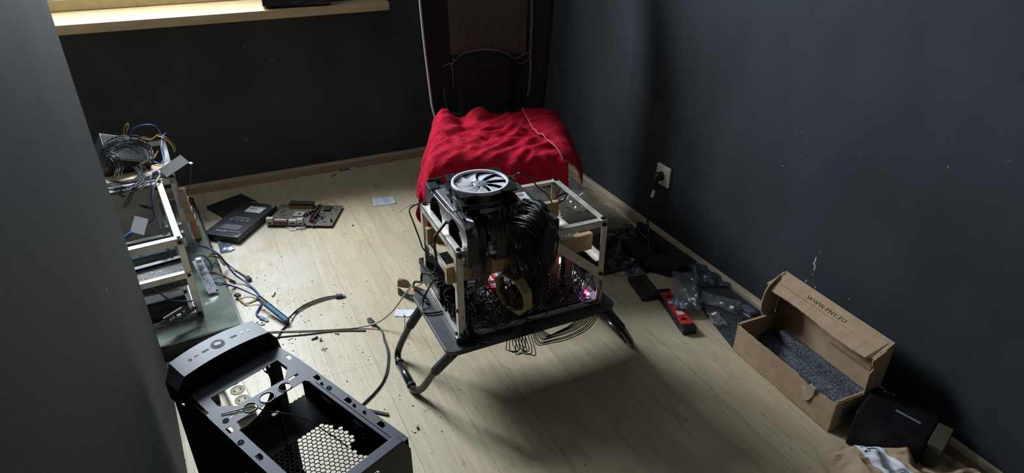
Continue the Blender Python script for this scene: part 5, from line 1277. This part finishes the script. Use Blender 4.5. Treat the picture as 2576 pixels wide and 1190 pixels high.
def paper_sheet(name, label, quad, m=paper, lines=0, curl=.004, seed=1, lift=None):
    t = thing(name, label, 'paper', Matrix.Translation(sum((Vector(p) for p in quad), Vector())/4))
    v = [Vector(p) for p in quad]
    def fn(a, c):
        p = (v[0]*(1-a)+v[1]*a)*(1-c)+(v[3]*(1-a)+v[2]*a)*c
        return (p.x, p.y, p.z+.0012+curl*(abs(a-.5)*2)**2*.5+.0008*noise.noise(p*20))
    MB().grid(fn, 14, 10).build('sheet', m, t, smooth=True, solid=.0004)
    if lines:
        b = MB(); r_ = random.Random(seed)
        for k in range(lines):
            c = .14+.76*k/lines; a0, a1 = (.06, .30) if k % 3 == 0 else (.45, .45+r_.uniform(.2, .45)); n_ = 6
            vs = []
            for i in range(n_+1):
                p = Vector(fn(a0+(a1-a0)*i/n_, c)); q_ = Vector(fn(a0+(a1-a0)*i/n_, c+.025)); vs += [(p.x, p.y, p.z+.0005), (q_.x, q_.y, q_.z+.0005)]
            b.add(vs, [(2*i, 2*i+2, 2*i+3, 2*i+1) for i in range(n_)])
        b.build('print', ink, t)
    return t
paper_sheet('receipt', 'small white printed receipt alone on the floor near the back wall', [at(942, 520), at(998, 512), at(989, 494), at(936, 500)], mat('receipt_paper', (.62, .63, .76), .7), 9)
paper_sheet('paper_slip', 'blank white slip of paper under the left leg of the tray table', [at(992, 797), at(1032, 798), at(1046, 781), at(999, 779)], paper, 0)

# small torn black and brown carton by the table
t = thing('torn_carton', 'torn brown and black carton end on the floor behind the tray table', 'carton', at(1035, 745, 0))
c0, c1 = at(1002, 742, 0), at(1068, 772, 0); Mk = frame(c0, (c1.x-c0.x, c1.y-c0.y, 0), Vector((0, 0, 1)).cross(Vector((c1.x-c0.x, c1.y-c0.y, 0)))); Lk = (c1-c0).length
b = MB(); n = 12; vs = []
for i in range(n+1):
    h = .030+.006*noise.noise(Vector((i*.9, 0, 0)))-(.006 if 2 < i < 7 else 0); vs += [(Lk*i/n, 0, 0), (Lk*i/n, 0, h), (Lk*i/n, .002, h), (Lk*i/n, .002, 0)]
b.add(vs, [(4*i+k, 4*i+4+k, 4*i+4+(k+1) % 4, 4*i+(k+1) % 4) for i in range(n) for k in range(4)]+[(0, 1, 2, 3), (4*n+3, 4*n+2, 4*n+1, 4*n)])
blkside = mat('carton_black_side', (.05, .045, .038), .6, vary=.3, vscale=40)
b.build('black_side', blkside, t, M=Mk)
b = MB(); b.box(0.004, Lk*.95, .002, .050, 0, .002); b.box(Lk*.25, Lk, .045, .047, 0, .030); b.build('inside', cardin, t, M=Mk)
f0, f1, f2, f3 = at(1000, 718, .05), at(1004, 700, .065), at(1028, 708, .055), at(1042, 722, .035)
b = MB(); vv = [at(1000, 722, .045), at(1000, 706, .062), at(1004, 700, .066), at(1020, 703, .062), at(1028, 708, .052), at(1034, 718, .040), at(1045, 722, .030), at(1030, 726, .030)]
b.add(vv+[p+Vector((.0, .0018, 0)) for p in vv], [tuple(range(8)), tuple(range(15, 7, -1))]+[(i, (i+1) % 8, 8+(i+1) % 8, 8+i) for i in range(8)])
b.build('raised_flap', card, t)
text('AVA', .018, frame(Mk @ Vector((Lk*.62, -.0006, .015)), Mk.to_3x3() @ Vector((1, 0, 0)), (0, 0, 1)), silverink, t)

# debris
def bit(name, label, cat, mb, m, group=None): return one(name, label, cat, mb, m, group)
def screwb(p, ang=0):
    b = MB(); d = Vector((math.cos(ang), math.sin(ang), .25)).normalized(); b.cyl(p+Vector((0, 0, .004)), p+Vector((0, 0, .004))+d*.009, .0016, .0009, 8); b.cyl(p+Vector((0, 0, .004))-d*.0016, p+Vector((0, 0, .004)), .0038, .0034, 10); return b
bit('small_screw', 'small black screw on the floor left of the bottom corner of the table shadow', 'screw', screwb(at(1051, 1078), 1.2), boltm)
bit('wood_chip', 'tan wood chip beside the small black screw', 'wood chip', MB().cbox(at(1040, 1084, .0015), (.006, .014, .002), rz=.5), woodl)
b = MB(); c_ = at(791, 850, .003); b.bar(c_-Vector((.010, .002, 0)), c_+Vector((.010, .002, .003)), .006, .004); b.bar(c_+Vector((-.004, .004, 0)), c_+Vector((.010, .008, .004)), .003, .003); b.bar(c_+Vector((-.008, -.003, 0)), c_+Vector((0, -.004, .002)), .002, .003)
bit('broken_clip', 'broken black plastic clip on the floor below the ivory cable', 'clip', b, black)
b = MB(); c_ = at(805, 858, .002); b.bar(c_, c_+Vector((.004, .010, .003)), .0025, .003); b.bar(c_+Vector((.006, -.001, 0)), c_+Vector((.004, .010, .003)), .0025, .003); b.bar(c_, c_+Vector((.006, -.001, 0)), .002, .002)
bit('broken_clip', 'tiny black bent clip just right of the broken clip', 'clip', b, black)
bit('plastic_chip', 'pale plastic chip lying on the floor under the ivory cable', 'plastic', MB().bar(at(842, 838, .002), at(853, 839, .003), .004, .003), mat('pale_chip', (.35, .36, .30), .5))
b = MB(); p0 = at(685, 744, .004); b.bar(p0, at(690, 733, .006), .006, .006); b.bar(at(689, 734, .006), at(690, 729, .008), .003, .003)
bit('wall_plug', 'white plastic plug lying alone on the floor right of the blue cables', 'plug', b, whitep)
bit('wood_chip', 'small dark chip on the floor right of the loose motherboard', 'wood chip', MB().cbox(at(888, 567, .002), (.008, .004, .003), rz=.4), inkbrown)
bit('dried_leaf', 'tan dried scrap on the floor right of the case hood', 'scrap', MB().cbox(at(729, 852, .001), (.016, .007, .002), rz=.3), woodl)
bit('dried_leaf', 'small brownish star shaped scrap on the floor between the case and the black lead', 'scrap', MB().bar(at(808, 880, .001), at(823, 876, .0015), .004, .0015).bar(at(813, 874, .001), at(818, 884, .0015), .003, .0015), mat('leaf_brown', (.36, .20, .11), .8))
bit('match_stick', 'thin dark stick on the floor near the back wall', 'stick', MB().bar(at(835, 443, .002), at(846, 437, .002), .003, .003), inkbrown)
t = thing('match_stick', 'dark stick with a white tip at the foot of the back baseboard', 'stick', at(870, 425, 0)); MB().bar(at(853, 430, .003), at(880, 425, .003), .003, .003).build('stick', inkbrown, t); MB().bar(at(880, 425, .004), at(895, 422, .004), .006, .004).build('tip', whitep, t)
for i, (x, y, lab) in enumerate(((648, 814, 'left of two black and white foam rings behind the case hood'), (660, 815, 'right of two black and white foam rings behind the case hood'))):
    t = thing('foam_ring', lab, 'ring', at(x, y, 0), 'foam rings'); M = Matrix.Translation(at(x, y, 0))
    MB().cyl((0, 0, 0), (0, 0, .004), .0085, n=20).build('pad', whitep, t, M=M); MB().cyl((0, 0, .004), (0, 0, .0046), .0045, n=16).build('centre', ink, t, M=M)
# scattered grit: nobody could count it
b = MB(); r_ = random.Random(31)
for k in range(420):
    g = r_.random()
    if g < .45: x, y = r_.gauss(.03, .13), r_.gauss(1.95, .16)
    elif g < .75: x, y = r_.gauss(.15, .2), r_.gauss(1.5, .25)
    else: x, y = r_.uniform(-.1, 1.3), r_.uniform(.8, 2.8)
    s_ = r_.choice((.0008, .001, .0013, .0018)); b.cbox((x, y, s_/2), (s_*r_.uniform(1, 2.4), s_*1.2, s_), 0, None, r_.uniform(0, 3))
o = one('floor_grit', 'scattered dark grit and crumbs on the wooden floor', 'grit', b, mat('grit', (.05, .035, .025), .9)); o['kind'] = 'stuff'

# ================================================================== right side
# clear plastic sheeting and black bag behind the table
bag('plastic_sheet', 'large crumpled clear plastic sheet along the right baseboard behind the tray table', 'plastic sheet', [Vector((1.19, 2.42, 0)), Vector((1.500, 2.62, 0)), Vector((1.505, 1.98, 0)), Vector((1.20, 1.93, 0))], .065, film('sheet_film', (.10, .12, .15), .55, .10, bump=.5, bscale=9), 5, 90, 90, .004, fq=6)
bag('black_bag', 'crumpled black plastic bag on the floor between the chair and the aluminium frame', 'bag', [Vector((.98, 1.90, 0)), Vector((1.24, 2.02, 0)), Vector((1.28, 1.76, 0)), Vector((.98, 1.68, 0))], .05, bagblack, 12, 70, 70, .004, fq=7)
bag('black_bag', 'flattened black plastic bag on the floor right of the aluminium frame by the wall', 'bag', [Vector((1.22, 1.96, 0)), Vector((1.50, 1.97, 0)), Vector((1.47, 1.66, 0)), Vector((1.16, 1.68, 0))], .03, bagblack, 17, 60, 60, .004, fq=6)
# black foam frame: two bars and an end block
fz = mat('black_foam', (.012, .013, .015), .9, bump=.4, bscale=200)
b = MB()
Pf = [at(1590, 556), at(1745, 668)]
t = thing('foam_packing', 'black foam packing frame lying on the floor along the right baseboard', 'foam', at(1640, 640, 0))
c = [at(1612, 580), at(1648, 572), at(1752, 658), at(1712, 684)]
def slabpoly(pts, h, m, nm, par): 
    b = MB(); b.plate([(p.x, p.y) for p in pts], [], 0, h); return b.build(nm, m, par, bevel=.003)
slabpoly([at(1600, 573), at(1640, 573), at(1745, 655), at(1700, 672)], .030, fz, 'side_bar', t)
slabpoly([at(1560, 618), at(1592, 612), at(1660, 668), at(1625, 690)], .030, fz, 'side_bar', t)
slabpoly([at(1625, 682), at(1645, 660), at(1745, 655), at(1755, 672), at(1690, 700)], .034, fz, 'end_bar', t)
paper_sheet('sticker', 'small pale sticker lying inside the black foam frame', [at(1645, 662), at(1660, 656), at(1645, 647), at(1632, 652)], mat('sticker_grey', (.42, .44, .44), .6))
# dark brown printed carton
fb, Mbb, lx, ly = flat_box('flat_box', 'dark brown carton with small printed symbols, half under the black foam frame', 'box', [at(1583, 690, .03), at(1620, 745, .03), at(1665, 732, .03), at(1622, 682, .03)], .020, mat('brown_carton', (.030, .018, .012), .6, vary=.3))
for k, (ax, ay) in enumerate(((-.02, .02), (.008, .02))):
    b = MB(); b.lathe([(.007, 0.0205), (.0082, 0.0205)], 20, M=Matrix.Translation((ax, ay, 0))); b.bar((ax-.004, ay, 0.0205), (ax+.004, ay, 0.0205), .002, .0003); b.build('symbol', mat('dim_print', (.20, .19, .18), .6), fb, M=Mbb)
b = MB(); b.add([(.030, .014, .0206), (.040, .014, .0206), (.035, .028, .0206)], [(0, 1, 2)]); b.build('symbol', mat('dim_print', (.20, .19, .18), .6), fb, M=Mbb)
bag('film_scrap', 'grey film scrap lying before the brown printed carton near the tray table', 'plastic', [at(1560, 660), at(1590, 655), at(1620, 688), at(1575, 695)], .03, bagdark, 22, 20, 20)
# foam sheet with debris bags, running to the box
t = thing('foam_sheet', 'grey speckled foam sheet on the floor between the spirit level and the right wall', 'foam', at(1800, 780, 0))
b = MB(); b.plate([(p.x, p.y) for p in (at(1702, 700), at(1778, 690), at(1915, 790), at(1842, 878))], [], .0, .022); b.build('sheet', mat('dark_foam', (0.007, 0.008, 0.010), 0.95, bump=1.0, bscale=240, color2=(0.075, 0.08, 0.095), vscale=240), t, bevel=.004)
bag('plastic_bag', 'cloudy clear bag with a small tag, crumpled beside the spirit level', 'bag', [at(1688, 688, .022), at(1757, 695, .022), at(1762, 782, .022), at(1694, 780, .022)], .035, bagclear, 31, 28, 28, .006)
bag('plastic_bag', 'long folded clear bag lying across the foam sheet toward the cardboard box', 'bag', [at(1760, 735, .024), at(1870, 765, .024), at(1850, 795, .024), at(1762, 760, .024)], .022, bagclear, 37, 28, 20, .004)
bag('plastic_bag', 'small clear bag with a white header on the foam sheet', 'bag', [at(1772, 790, .024), at(1806, 786, .024), at(1834, 822, .024), at(1798, 824, .024)], .014, bagclear, 41, 18, 18, .003)
bag('antistatic_bag', 'shiny dark bag tucked under the lower edge of the cloudy clear bag', 'bag', [at(1694, 752, .024), at(1757, 758, .024), at(1760, 782, .024), at(1696, 782, .024)], .03, antist, 43, 22, 16, .006)
bag('plastic_bag', 'dark glossy strip of film behind the cloudy bag at the baseboard', 'bag', [at(1720, 672), at(1785, 684), at(1850, 740), at(1760, 735)], .03, bagdark, 47, 28, 22, .026)
bag('plastic_bag', 'dark shiny corner of film between the foam sheet and the cardboard box', 'bag', [at(1866, 772, .022), at(1880, 768, .022), at(1902, 790, .022), at(1878, 800, .022)], .012, antist, 51, 14, 14, .004)
def tagp(x, y, z, w_, h_, rz, label): return one('paper_tag', label, 'paper tag', MB().cbox(at(x, y, z), (w_, h_, .0008), rz=rz), whitep)
tagp(1841, 773, .055, .016, .011, .5, 'small white tag on the long folded clear bag')
tagp(1796, 789, .050, .022, .007, .2, 'white header label on the small clear bag')
tagp(1744, 752, .075, .010, .012, .5, 'little white tag on the cloudy clear bag')
tagp(1773, 697, .075, .006, .010, .5, 'tiny bright tag on the dark glossy film at the baseboard')
tagp(1741, 702, .070, .010, .009, .5, 'dull grey tag on the cloudy bag near the baseboard')
for i, (x, y, lab) in enumerate(((1873, 789, 'left of three glints of white tape beside the cardboard box'), (1879, 793, 'middle of three glints of white tape beside the cardboard box'), (1885, 796, 'right of three glints of white tape beside the cardboard box'))): tagp(x, y, .045, .003, .008, .3, lab)

# spirit level
l0, l1 = at(1662, 744, .0), at(1728, 842, .0)
Ml = frame((l0.x+.008, l0.y, 0), (l1.x-l0.x, l1.y-l0.y, 0), Vector((0, 0, 1)).cross(Vector((l1.x-l0.x, l1.y-l0.y, 0))))
LL = (l1-l0).length
t = thing('spirit_level', 'red spirit level with black ends lying on the floor beside the foam sheet', 'spirit level', Ml)
hl = [circ(LL*.20, .004, .013, 20), circ(LL*.47, .004, .011, 20), circ(LL*.78, .004, .013, 20)]
MB().plate(rect(.012, LL-.022, -.019, .023), hl, .002, .022).build('body', redc, t, M=Ml, bevel=.0015)
MB().box(.008, LL-.020, -.023, -.0185, .0, .023).build('edge_strip', blackm, t, M=Ml, bevel=.001)
MB().box(-.006, .014, -.023, .024, 0, .024).build('end_cap', black, t, M=Ml, bevel=.003); MB().box(LL-.024, LL+.004, -.023, .024, 0, .026).build('end_cap', black, t, M=Ml, bevel=.004)
for x in (.20, .47, .78):
    MB().cyl((LL*x, -.007, .012), (LL*x, .015, .012), .005, n=14).build('vial', mat('vial_green', (.30, .32, .12), .15), t, M=Ml, smooth=True)
    MB().lathe([(.0128, .0015), (.0128, .0215), (.0115, .0215), (.0115, .0015)], 24, M=Matrix.Translation((LL*x, .004, 0))).build('vial_ring', blackm if x == .47 else redc, t, M=Ml)
MB().box(LL*.30, LL*.37, -.012, .018, .0221, .0225).build('sticker', whitep, t, M=Ml); MB().box(LL*.56, LL*.66, -.008, .016, .0221, .0225).build('sticker', whitep, t, M=Ml)

# cardboard shipping box with the lid open
BXL, BYB = .365, .0
c_near, c_far = at(2082, 1088, 0), at(1842, 880, 0)
dl = Vector((c_far.x-c_near.x, c_far.y-c_near.y, 0)); BL = dl.length
Mx = frame((c_near.x, c_near.y, 0), dl, Vector((0, 0, 1)).cross(dl)) # x: along the box to the back; y: to the left of that = -x world
Mx = Mx @ Matrix.Diagonal((1, -1, 1, 1))                                # flip y so it points to the wall
BW, BH = .152, .100
cb = thing('shipping_box', 'open brown cardboard shipping box with printed lid and foam lining by the right wall', 'box', frame((c_near.x, c_near.y, 0), dl, Vector((0, 0, 1)).cross(dl)))
def jag(n, amp, seed): 
    r_ = random.Random(seed); return [r_.uniform(-amp, amp) for _ in range(n+1)]
MB().box(0, BL, 0, BW, 0, .003).build('bottom', card, cb, M=Mx)
n = 40; b = MB(); vs = []; jj = jag(n, .0012, 2)
for i in range(n+1):
    u = i/n; h = BH-.004+jj[i]-(.010*max(0, 1-abs(u-.22)/.06) if True else 0)
    if .1 < u < .34: h -= .004
    vs += [(BL*u, 0, .0), (BL*u, 0, h), (BL*u, .0035, h), (BL*u, .0035, 0)]
b.add(vs, [(4*i+k, 4*i+4+k, 4*i+4+(k+1) % 4, 4*i+(k+1) % 4) for i in range(n) for k in range(4)]+[(0, 1, 2, 3), (4*n+3, 4*n+2, 4*n+1, 4*n)])
fs_ = b.build('front_side', card, cb, M=Mx)
# the torn tab hanging on the front side, pale scuffs
b = MB(); tp = [(.066, .100), (.085, .101), (.098, .082), (.110, .072), (.098, .060), (.090, .042), (.078, .050), (.070, .068)]
b.add([(x, -.002-.006*abs(z-.07)/.03, z) for x, z in tp]+[(x, -.0006, z) for x, z in tp], [tuple(range(8)), tuple(range(15, 7, -1))]+[(i, (i+1) % 8, 8+(i+1) % 8, 8+i) for i in range(8)])
b.build('torn_paper', mat('card_pale', (.46, .36, .27), .9), fs_, M=Mx)
r_ = random.Random(6)
for (u, z) in ((BL*.88, .072), (BL*.60, .070)):
    b = MB()
    for k in range(14):
        a = k*.45; x0 = u+.010*math.cos(a)*(1+.2*r_.random())-k*.0012; z0 = z+.010*math.sin(a)-k*.0008
        b.bar((x0, -.0004, z0), (x0-.006*r_.random()-.001, -.0004, z0-.005*r_.random()), .0004, .0008)
    b.build('scuff', mat('card_scuff', (.52, .42, .32), .9), fs_, M=Mx)
MB().box(0, .0035, 0, BW, 0, BH-.002).build('end_side', card, cb, M=Mx, bevel=.0006); MB().box(BL-.0035, BL, 0, BW, 0, BH+.004).build('end_side', card, cb, M=Mx, bevel=.0006)
MB().box(.0035, .010, .004, BW, BH-.012, BH).build('end_fold', card, cb, M=Mx, bevel=.001); MB().box(BL-.010, BL-.0035, .004, BW, BH-.006, BH+.006).build('end_fold', card, cb, M=Mx, bevel=.001)
lw = MB().box(-.0008, -.0001, .028, .085, .030, .074).build('address_label', mat('dim_label', (.20, .19, .16), .7), cb, M=Mx)
barcode(lw, frame(Mx @ Vector((-.0009, .056, .052)), Mx.to_3x3() @ Vector((0, 1, 0)), (0, 0, 1)), .045, .020, 24, inkbrown, 9)
# tall far side with the folded lid: the flap stands above the box and bends forward
LH = .246
MB().box(0, BL, BW-.0035, BW, 0, LH-.01).build('back_side', card, cb, M=Mx)
# lid top, slanting towards the viewer
y0l, z0l, y1l, z1l = BW, LH+.006, BW-.070, LH-.030
b = MB(); vs = []; jj = jag(n, .001, 5)
for i in range(n+1):
    u = i/n; y1_ = y1l-.006*math.sin(u*PI*2.2)+jj[i]*.8+(.012 if u < .03 or u > .97 else 0); sag = .004*math.sin(u*PI)
    if .60 < u < .63: y1_ -= .0012
    z1_ = z1l-sag*.6
    vs += [(BL*u, y0l, z0l), (BL*u, y1_, z1_), (BL*u, y1_, z1_-.003), (BL*u, y0l, z0l-.003)]
b.add(vs, [(4*i+k, 4*i+4+k, 4*i+4+(k+1) % 4, 4*i+(k+1) % 4) for i in range(n) for k in range(4)]+[(0, 1, 2, 3), (4*n+3, 4*n+2, 4*n+1, 4*n)])
lid = b.build('lid', card, cb, M=Mx)
# lid front lip hanging inside
b = MB(); b.box(.02, BL*.55, y1l+.040, y1l+.043, LH-.090, LH-.030); b.build('inner_flap', cardin, cb, M=Mx)
Ln = Vector((0, y1l-y0l, z1l-z0l)).normalized()
Mlid = frame(Mx @ Vector((BL*.52, (y0l+y1l)/2+.008, (z0l+z1l)/2+.0050)), Mx.to_3x3() @ Vector((-1, 0, 0)), Mx.to_3x3() @ (-Ln))
tx = text('WWW.PNY.EU', .0175, Mlid, inkbrown, lid, sx=1.05, sp=1.15)
for v in tx.data.vertices:          # the print follows the wavy lid
    q = Mx.inverted() @ (WM[lid] @ v.co); u = min(1, max(0, q.x/BL)); i = min(n-1, int(u*n)); f_ = u*n-i
    def edge_at(i_):
        uu = i_/n; return y1l-.006*math.sin(uu*PI*2.2)+jj[i_]*.8+(.012 if uu < .03 or uu > .97 else 0)-(.0012 if .60 < uu < .63 else 0), z1l-.004*math.sin(uu*PI)*.6
    (ya_, za_), (yb_, zb_) = edge_at(i), edge_at(i+1); ye, ze = ya_+(yb_-ya_)*f_, za_+(zb_-za_)*f_
    q.z = z0l+(q.y-y0l)/(ye-y0l)*(ze-z0l)+.0005
    v.co = WM[lid].inverted() @ (Mx @ q)
b = MB(); b.bar((BL*.02, y0l+Ln.y*.045, z0l+Ln.z*.045+.0006), (BL*.98, y0l+Ln.y*.045, z0l+Ln.z*.045+.0002), .0012, .0006); b.build('crease', mat('crease', (.30, .20, .125), .9), lid, M=Mx)
# end wing on the near end (dark, in shade) and the rounded ear at the far end
b = MB(); pw = [(BW, 0), (BW, LH), (y1l+.002, z1l), (y1l+.008, z1l-.020), (y1l+.018, z1l-.032), (y1l+.006, z1l-.045), (y1l+.012, BH), (y1l+.02, BH-.01), (BW-.02, 0)]
b.add([(-.002, y, z) for y, z in pw]+[(.0012, y, z) for y, z in pw], [tuple(range(9)), tuple(range(17, 8, -1))]+[(i, (i+1) % 9, 9+(i+1) % 9, 9+i) for i in range(9)])
b.build('near_wing', card, cb, M=Mx)
b = MB(); pe = [(BW-.004, .085), (BW-.004, LH), (BW-.035, LH-.004), (BW-.075, LH-.020), (BW-.088, LH-.036), (BW-.094, LH-.070), (BW-.088, LH-.100), (BW-.065, .115), (BW-.03, .100)]
b.add([(BL+.004-.25*(BW-y), y, z) for y, z in pe]+[(BL+.0075-.25*(BW-y), y, z) for y, z in pe], [tuple(range(9)), tuple(range(17, 8, -1))]+[(i, (i+1) % 9, 9+(i+1) % 9, 9+i) for i in range(9)])
b.build('far_ear', card, cb, M=Mx)
b = MB(); b.tube([Mx @ Vector((BL-.001, y0l-.004-t_*.058, z0l-.006-t_*.024-.004*math.sin(t_*3))) for t_ in (0, .2, .4, .6, .8, 1)], .006, 10); b.build('rolled_edge', card, cb, smooth=True)
# foam lining
b = MB(); b.grid(lambda a, c: (.006+(BL-.016)*a, .006+(BW-.016)*c, .020+.018*min(1, abs(c-.62)*6)*(1 if c > .62 else .4)+.002*noise.noise(Vector((a*40, c*30, 0)))), 30, 20)
b.build('foam_lining', foam, cb, M=Mx, smooth=True)
MB().box(.008, BL-.05, BW-.028, BW-.006, .02, .075).build('foam_lining', foam, cb, M=Mx, bevel=.006)

# dark glossy box in the corner behind the shipping box
kx = at(2400, 1105, .05)
q4 = [at(2150, 1068, .115), at(2345, 1108, .115), at(2362, 1026, .115), at(2222, 962, .115)]
cx_ = sum(q4, Vector())/4; ux = (q4[2]-q4[3]).normalized(); Mk2 = frame((cx_.x, cx_.y, 0), ux, Vector((0, 0, 1)).cross(ux))
t = thing('dark_box', 'black film wrapped box with an olive end between shipping box and kraft parcel', 'box', Mk2)
MB().box(-.085, .075, -.075, .065, 0, .113).build('carton', mat('film_black', (.005, .005, .006), .55, bump=.5, bscale=12, spec=.25), t, M=Mk2, bevel=.006)
MB().box(.0755, .110, -.060, .035, 0, .112).build('end_panel', mat('olive_panel', (.045, .047, .022), .7, vary=.3), t, M=Mk2, bevel=.002)
b = MB(); b.bar((-.015, .0, .1145), (.045, -.005, .1145), .007, .0008)
b.build('torn_tape', mat('tape_grey', (.16, .18, .18), .3), t, M=Mk2)
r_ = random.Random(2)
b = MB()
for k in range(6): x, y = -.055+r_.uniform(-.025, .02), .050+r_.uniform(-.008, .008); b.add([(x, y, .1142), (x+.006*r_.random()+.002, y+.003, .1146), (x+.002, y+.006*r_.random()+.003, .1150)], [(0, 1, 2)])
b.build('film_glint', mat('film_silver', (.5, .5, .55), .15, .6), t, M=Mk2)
# kraft paper parcel at the bottom edge
def kr(a, c):
    x = 1.225+.26*a-.13*c*(1-a); y = .742-.33*c-.17*a*(1-.2*c)
    q = Vector((x*11, y*11, 2.5)); rid = 1-abs(noise.noise(q))*2.2; n2 = noise.noise(q*2.3)+1.3*(.3-abs(noise.noise(q*3.1+Vector((4, 4, 0)))))
    h = .050+.034*max(0, rid)*.8+.014*n2
    e = min(1, min(a*7, (1-a)*7, c*9)); h *= max(.02, e)**.5
    return (min(x, 1.50), y, max(.002, h))
t = thing('kraft_parcel', 'crumpled brown kraft paper parcel with a white shipping label at the bottom right', 'parcel', Vector((1.25, .5, 0)))
MB().grid(kr, 70, 56).build('wrapping', kraft, t, smooth=False, solid=.0012)
def on_kr(a, c, off=.0012): p = Vector(kr(a, c)); p.z += off; return p
def kr_patch(a0, a1, c0, c1, sk, m, nm, par, off=.002, n1=18, n2=18):
    mb = MB(); mb.grid(lambda u, v_: on_kr(a0+(a1-a0)*u+sk*v_, c0+(c1-c0)*v_, off), n1, n2); return mb.build(nm, m, par, smooth=True)
lbp = kr_patch(.17, .40, .02, .72, .10, paper, 'shipping_label', t, .003, 30, 30)
r_ = random.Random(77); b = MB(); u = .18
while u < .88:
    w_ = r_.choice((.008, .014, .02)); a0, a1 = .17+.23*u, .17+.23*(u+w_)
    vs = []
    for i in range(7):
        v_ = .42+.20*i/6; 
        for a_ in (a0, a1): vs.append(on_kr(a_+.10*v_, .02+.70*v_, .0036))
    b.add(vs, [(2*i, 2*i+1, 2*i+3, 2*i+2) for i in range(6)]); u += w_+r_.choice((.008, .012, .018))
b.build('barcode', ink, lbp)
b = MB()
for k in range(7):
    v_ = [.06, .12, .18, .24, .72, .80, .88][k]; u0, u1 = (.08, .60) if k < 4 else (.45, .92); vs = []
    for i in range(9):
        u = u0+(u1-u0)*i/8
        for dv in (0, .012): vs.append(on_kr(.17+.23*u+.10*(v_+dv), .02+.70*(v_+dv), .0036))
    b.add(vs, [(2*i, 2*i+2, 2*i+3, 2*i+1) for i in range(8)])
b.build('fine_print', ink, lbp)
r_ = random.Random(79); b = MB(); u = .0
while u < 1:
    w_ = r_.choice((.03, .05)); vs = []
    for i in range(5):
        for a_ in (.50+.075*u, .50+.075*(u+w_)): vs.append(on_kr(a_, .30+.20*i/4, .0022))
    b.add(vs, [(2*i, 2*i+1, 2*i+3, 2*i+2) for i in range(4)]); u += w_+r_.choice((.03, .05))
b.build('barcode', inkbrown, t)

# ================================================================== parts must stay tidy
bpy.context.view_layer.update()
